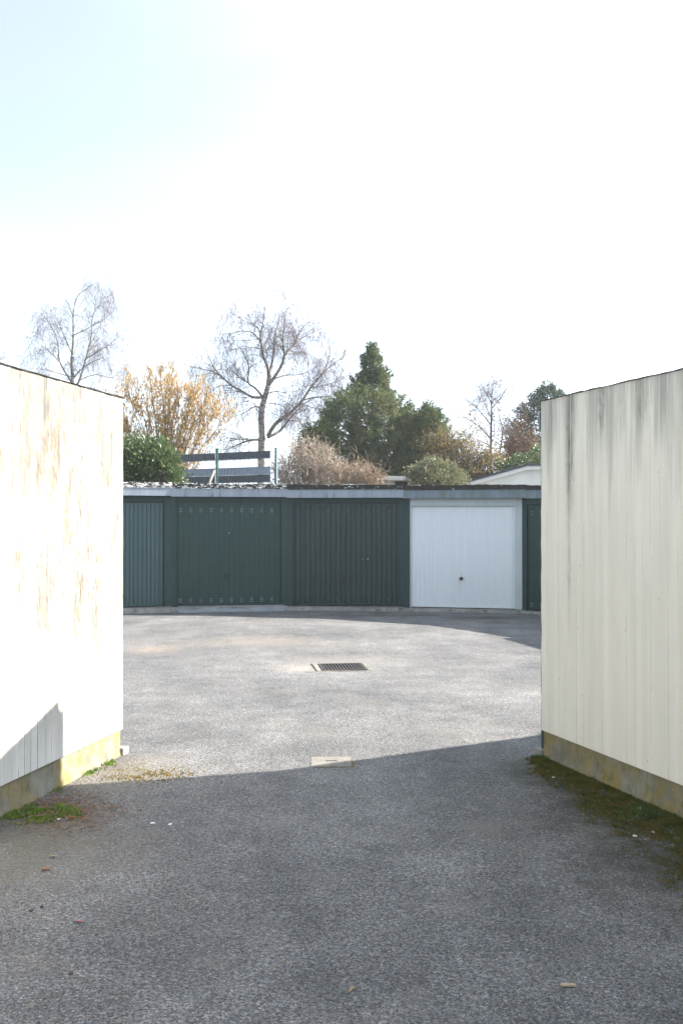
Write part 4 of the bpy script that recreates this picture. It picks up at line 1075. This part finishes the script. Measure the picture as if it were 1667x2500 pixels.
twiggy('bramble_thicket', [(720, 1130, 52, 50, 0), (770, 1125, 50, 45, .3), (800, 1150, 45, 34, 0), (700, 1160, 30, 30, 0)], 26.5, 120, 'tangled pale bare thicket right of the grey fence post', 'bush', M_BRAM, foliage_mat('dull leaf', [(.3, (.08, .09, .03)), (.7, (.16, .11, .07))]), 41, .06, .06, .015, arch=.5)
twiggy('bare_shrub', [(865, 1160, 46, 26, 0), (905, 1170, 34, 18, 0), (835, 1168, 30, 20, 0)], 26.0, 120, 'low brownish bare shrub between the thicket and the shed', 'bush', M_BRAM2, None, 42, 0, .05, .01, arch=.2, tl=(.2, .5), trunkr=.014)
M_YEL = foliage_mat('olive yellow leaf', [(.3, (.10, .10, .035)), (.5, (.24, .18, .06)), (.7, (.40, .27, .10))], .7, .2, .3, 3)
twiggy('hazel_bush', [(1150, 1120, 50, 46, 0), (1110, 1110, 50, 46, .4), (1195, 1140, 46, 34, .2), (1080, 1095, 40, 34, 0)], 31.4, 120, 'loose yellow olive bush between the conifers and the white gable', 'bush', M_STEM, M_YEL, 43, .62, .075, .018)
M_RUST = foliage_mat('rusty leaf', [(.3, (.14, .075, .045)), (.6, (.24, .13, .085)), (.72, (.32, .20, .12))], .7, .2, .2, 3)
twiggy('copper_bush', [(1270, 1085, 42, 50, 0), (1245, 1110, 34, 36, 0), (1300, 1110, 34, 40, 0)], 33.0, 80, 'rusty leaved bush before the dark evergreen beside the right wall', 'bush', M_STEM, M_RUST, 44, .26, .08, .022)
shrub('ivy_bush', [(1285, 1128, 34, 16, 0), (1312, 1112, 12, 24, 0), (1240, 1140, 26, 12, 0)], 30.8, 190, 9, .09, .024, 'small bright green bush peeping over the white gable roof', 'bush',
      foliage_mat('bright leaf', [(.3, (.06, .11, .03)), (.7, (.17, .22, .08))], .4, .5, .2), 18, .07, up=.4)
# slim bare tree with a few dry leaves
b6 = lambda pts, r0, r1: lim(700, 820, 2.3758, pts, r0, r1)
birch('bare_tree', [
    b6([(1182, 780), (1183, 600), (1187, 450)], .08, .045), b6([(1187, 450), (1188, 350), (1200, 260)], .045, .008),
    b6([(1183, 600), (1120, 530), (1060, 490), (1000, 450)], .035, .008), b6([(1187, 520), (1130, 450), (1080, 390)], .03, .008),
    b6([(1186, 480), (1150, 400), (1130, 350)], .025, .007), b6([(1188, 420), (1240, 360), (1270, 310)], .025, .007),
    b6([(1220, 760), (1240, 640), (1255, 540), (1280, 470), (1340, 410)], .05, .008), b6([(1255, 540), (1230, 460), (1220, 400)], .025, .007),
    b6([(1185, 640), (1100, 600), (1050, 590)], .03, .007)], 34.0, .08, 'slim bare tree with a few dry leaves, between conifers and evergreen', (M_STEM, M_TWIG), 19, twigN=1.15, sc=.8, droopy=-.1, depth_spread=.8)
def dry_leaves():
    root = [o for o in bpy.data.objects if o.name.startswith('bare_tree')][0]; rg = random.Random(8); mb = MB(); loc = Vector(root.location)
    for _ in range(220):
        p = W(rg.gauss(1165, 40), rg.gauss(1050, 35), 34 + rg.gauss(0, .5)) - loc; leaves(mb, p, rdir(rg), rg, 1, .09, .025, .02, 0)
    mb.build('leaves', M_RUST, root)
dry_leaves()
# distant hedge seen as one mass under the trees
def hedge():
    rg = random.Random(99); mb = MB()
    for _ in range(9000):
        x = rg.uniform(-16, 15); z = 1.2 + rg.random() ** 1.3 * (2.15 + .35 * noise.noise(Vector((x * .5, 0, 3)))); leaves(mb, Vector((x, 43 + rg.gauss(0, .6), z)), rdir(rg), rg, 3, .16, .045, .12, 0)
    mb.build('hedge', foliage_mat('far hedge', [(.3, (.07, .08, .035)), (.7, (.17, .15, .08))], .8, .1, .2, 1), kind='stuff', label='far low hedge seen through the fence and under the trees')
hedge()
print('objects', len(bpy.data.objects), 'tris', sum(len(o.data.polygons) for o in bpy.data.objects if o.type == 'MESH'))
def flare_veil():
    mb = MB(); mb.box((-950, -950, -1.5), (950, 950, 16));  # scattering volume added to wash out the far trees like lens flare
    m = bpy.data.materials.new('thin haze'); m.use_nodes = True; t = m.node_tree; t.nodes.clear()
    o = t.nodes.new('ShaderNodeOutputMaterial'); v = t.nodes.new('ShaderNodeVolumePrincipled'); v.inputs['Color'].default_value = (.92, .96, 1, 1); v.inputs['Density'].default_value = .0008; v.inputs['Anisotropy'].default_value = .3
    t.links.new(v.outputs[0], o.inputs['Volume']); mb.build('flare_veil', m, kind='stuff')
flare_veil()
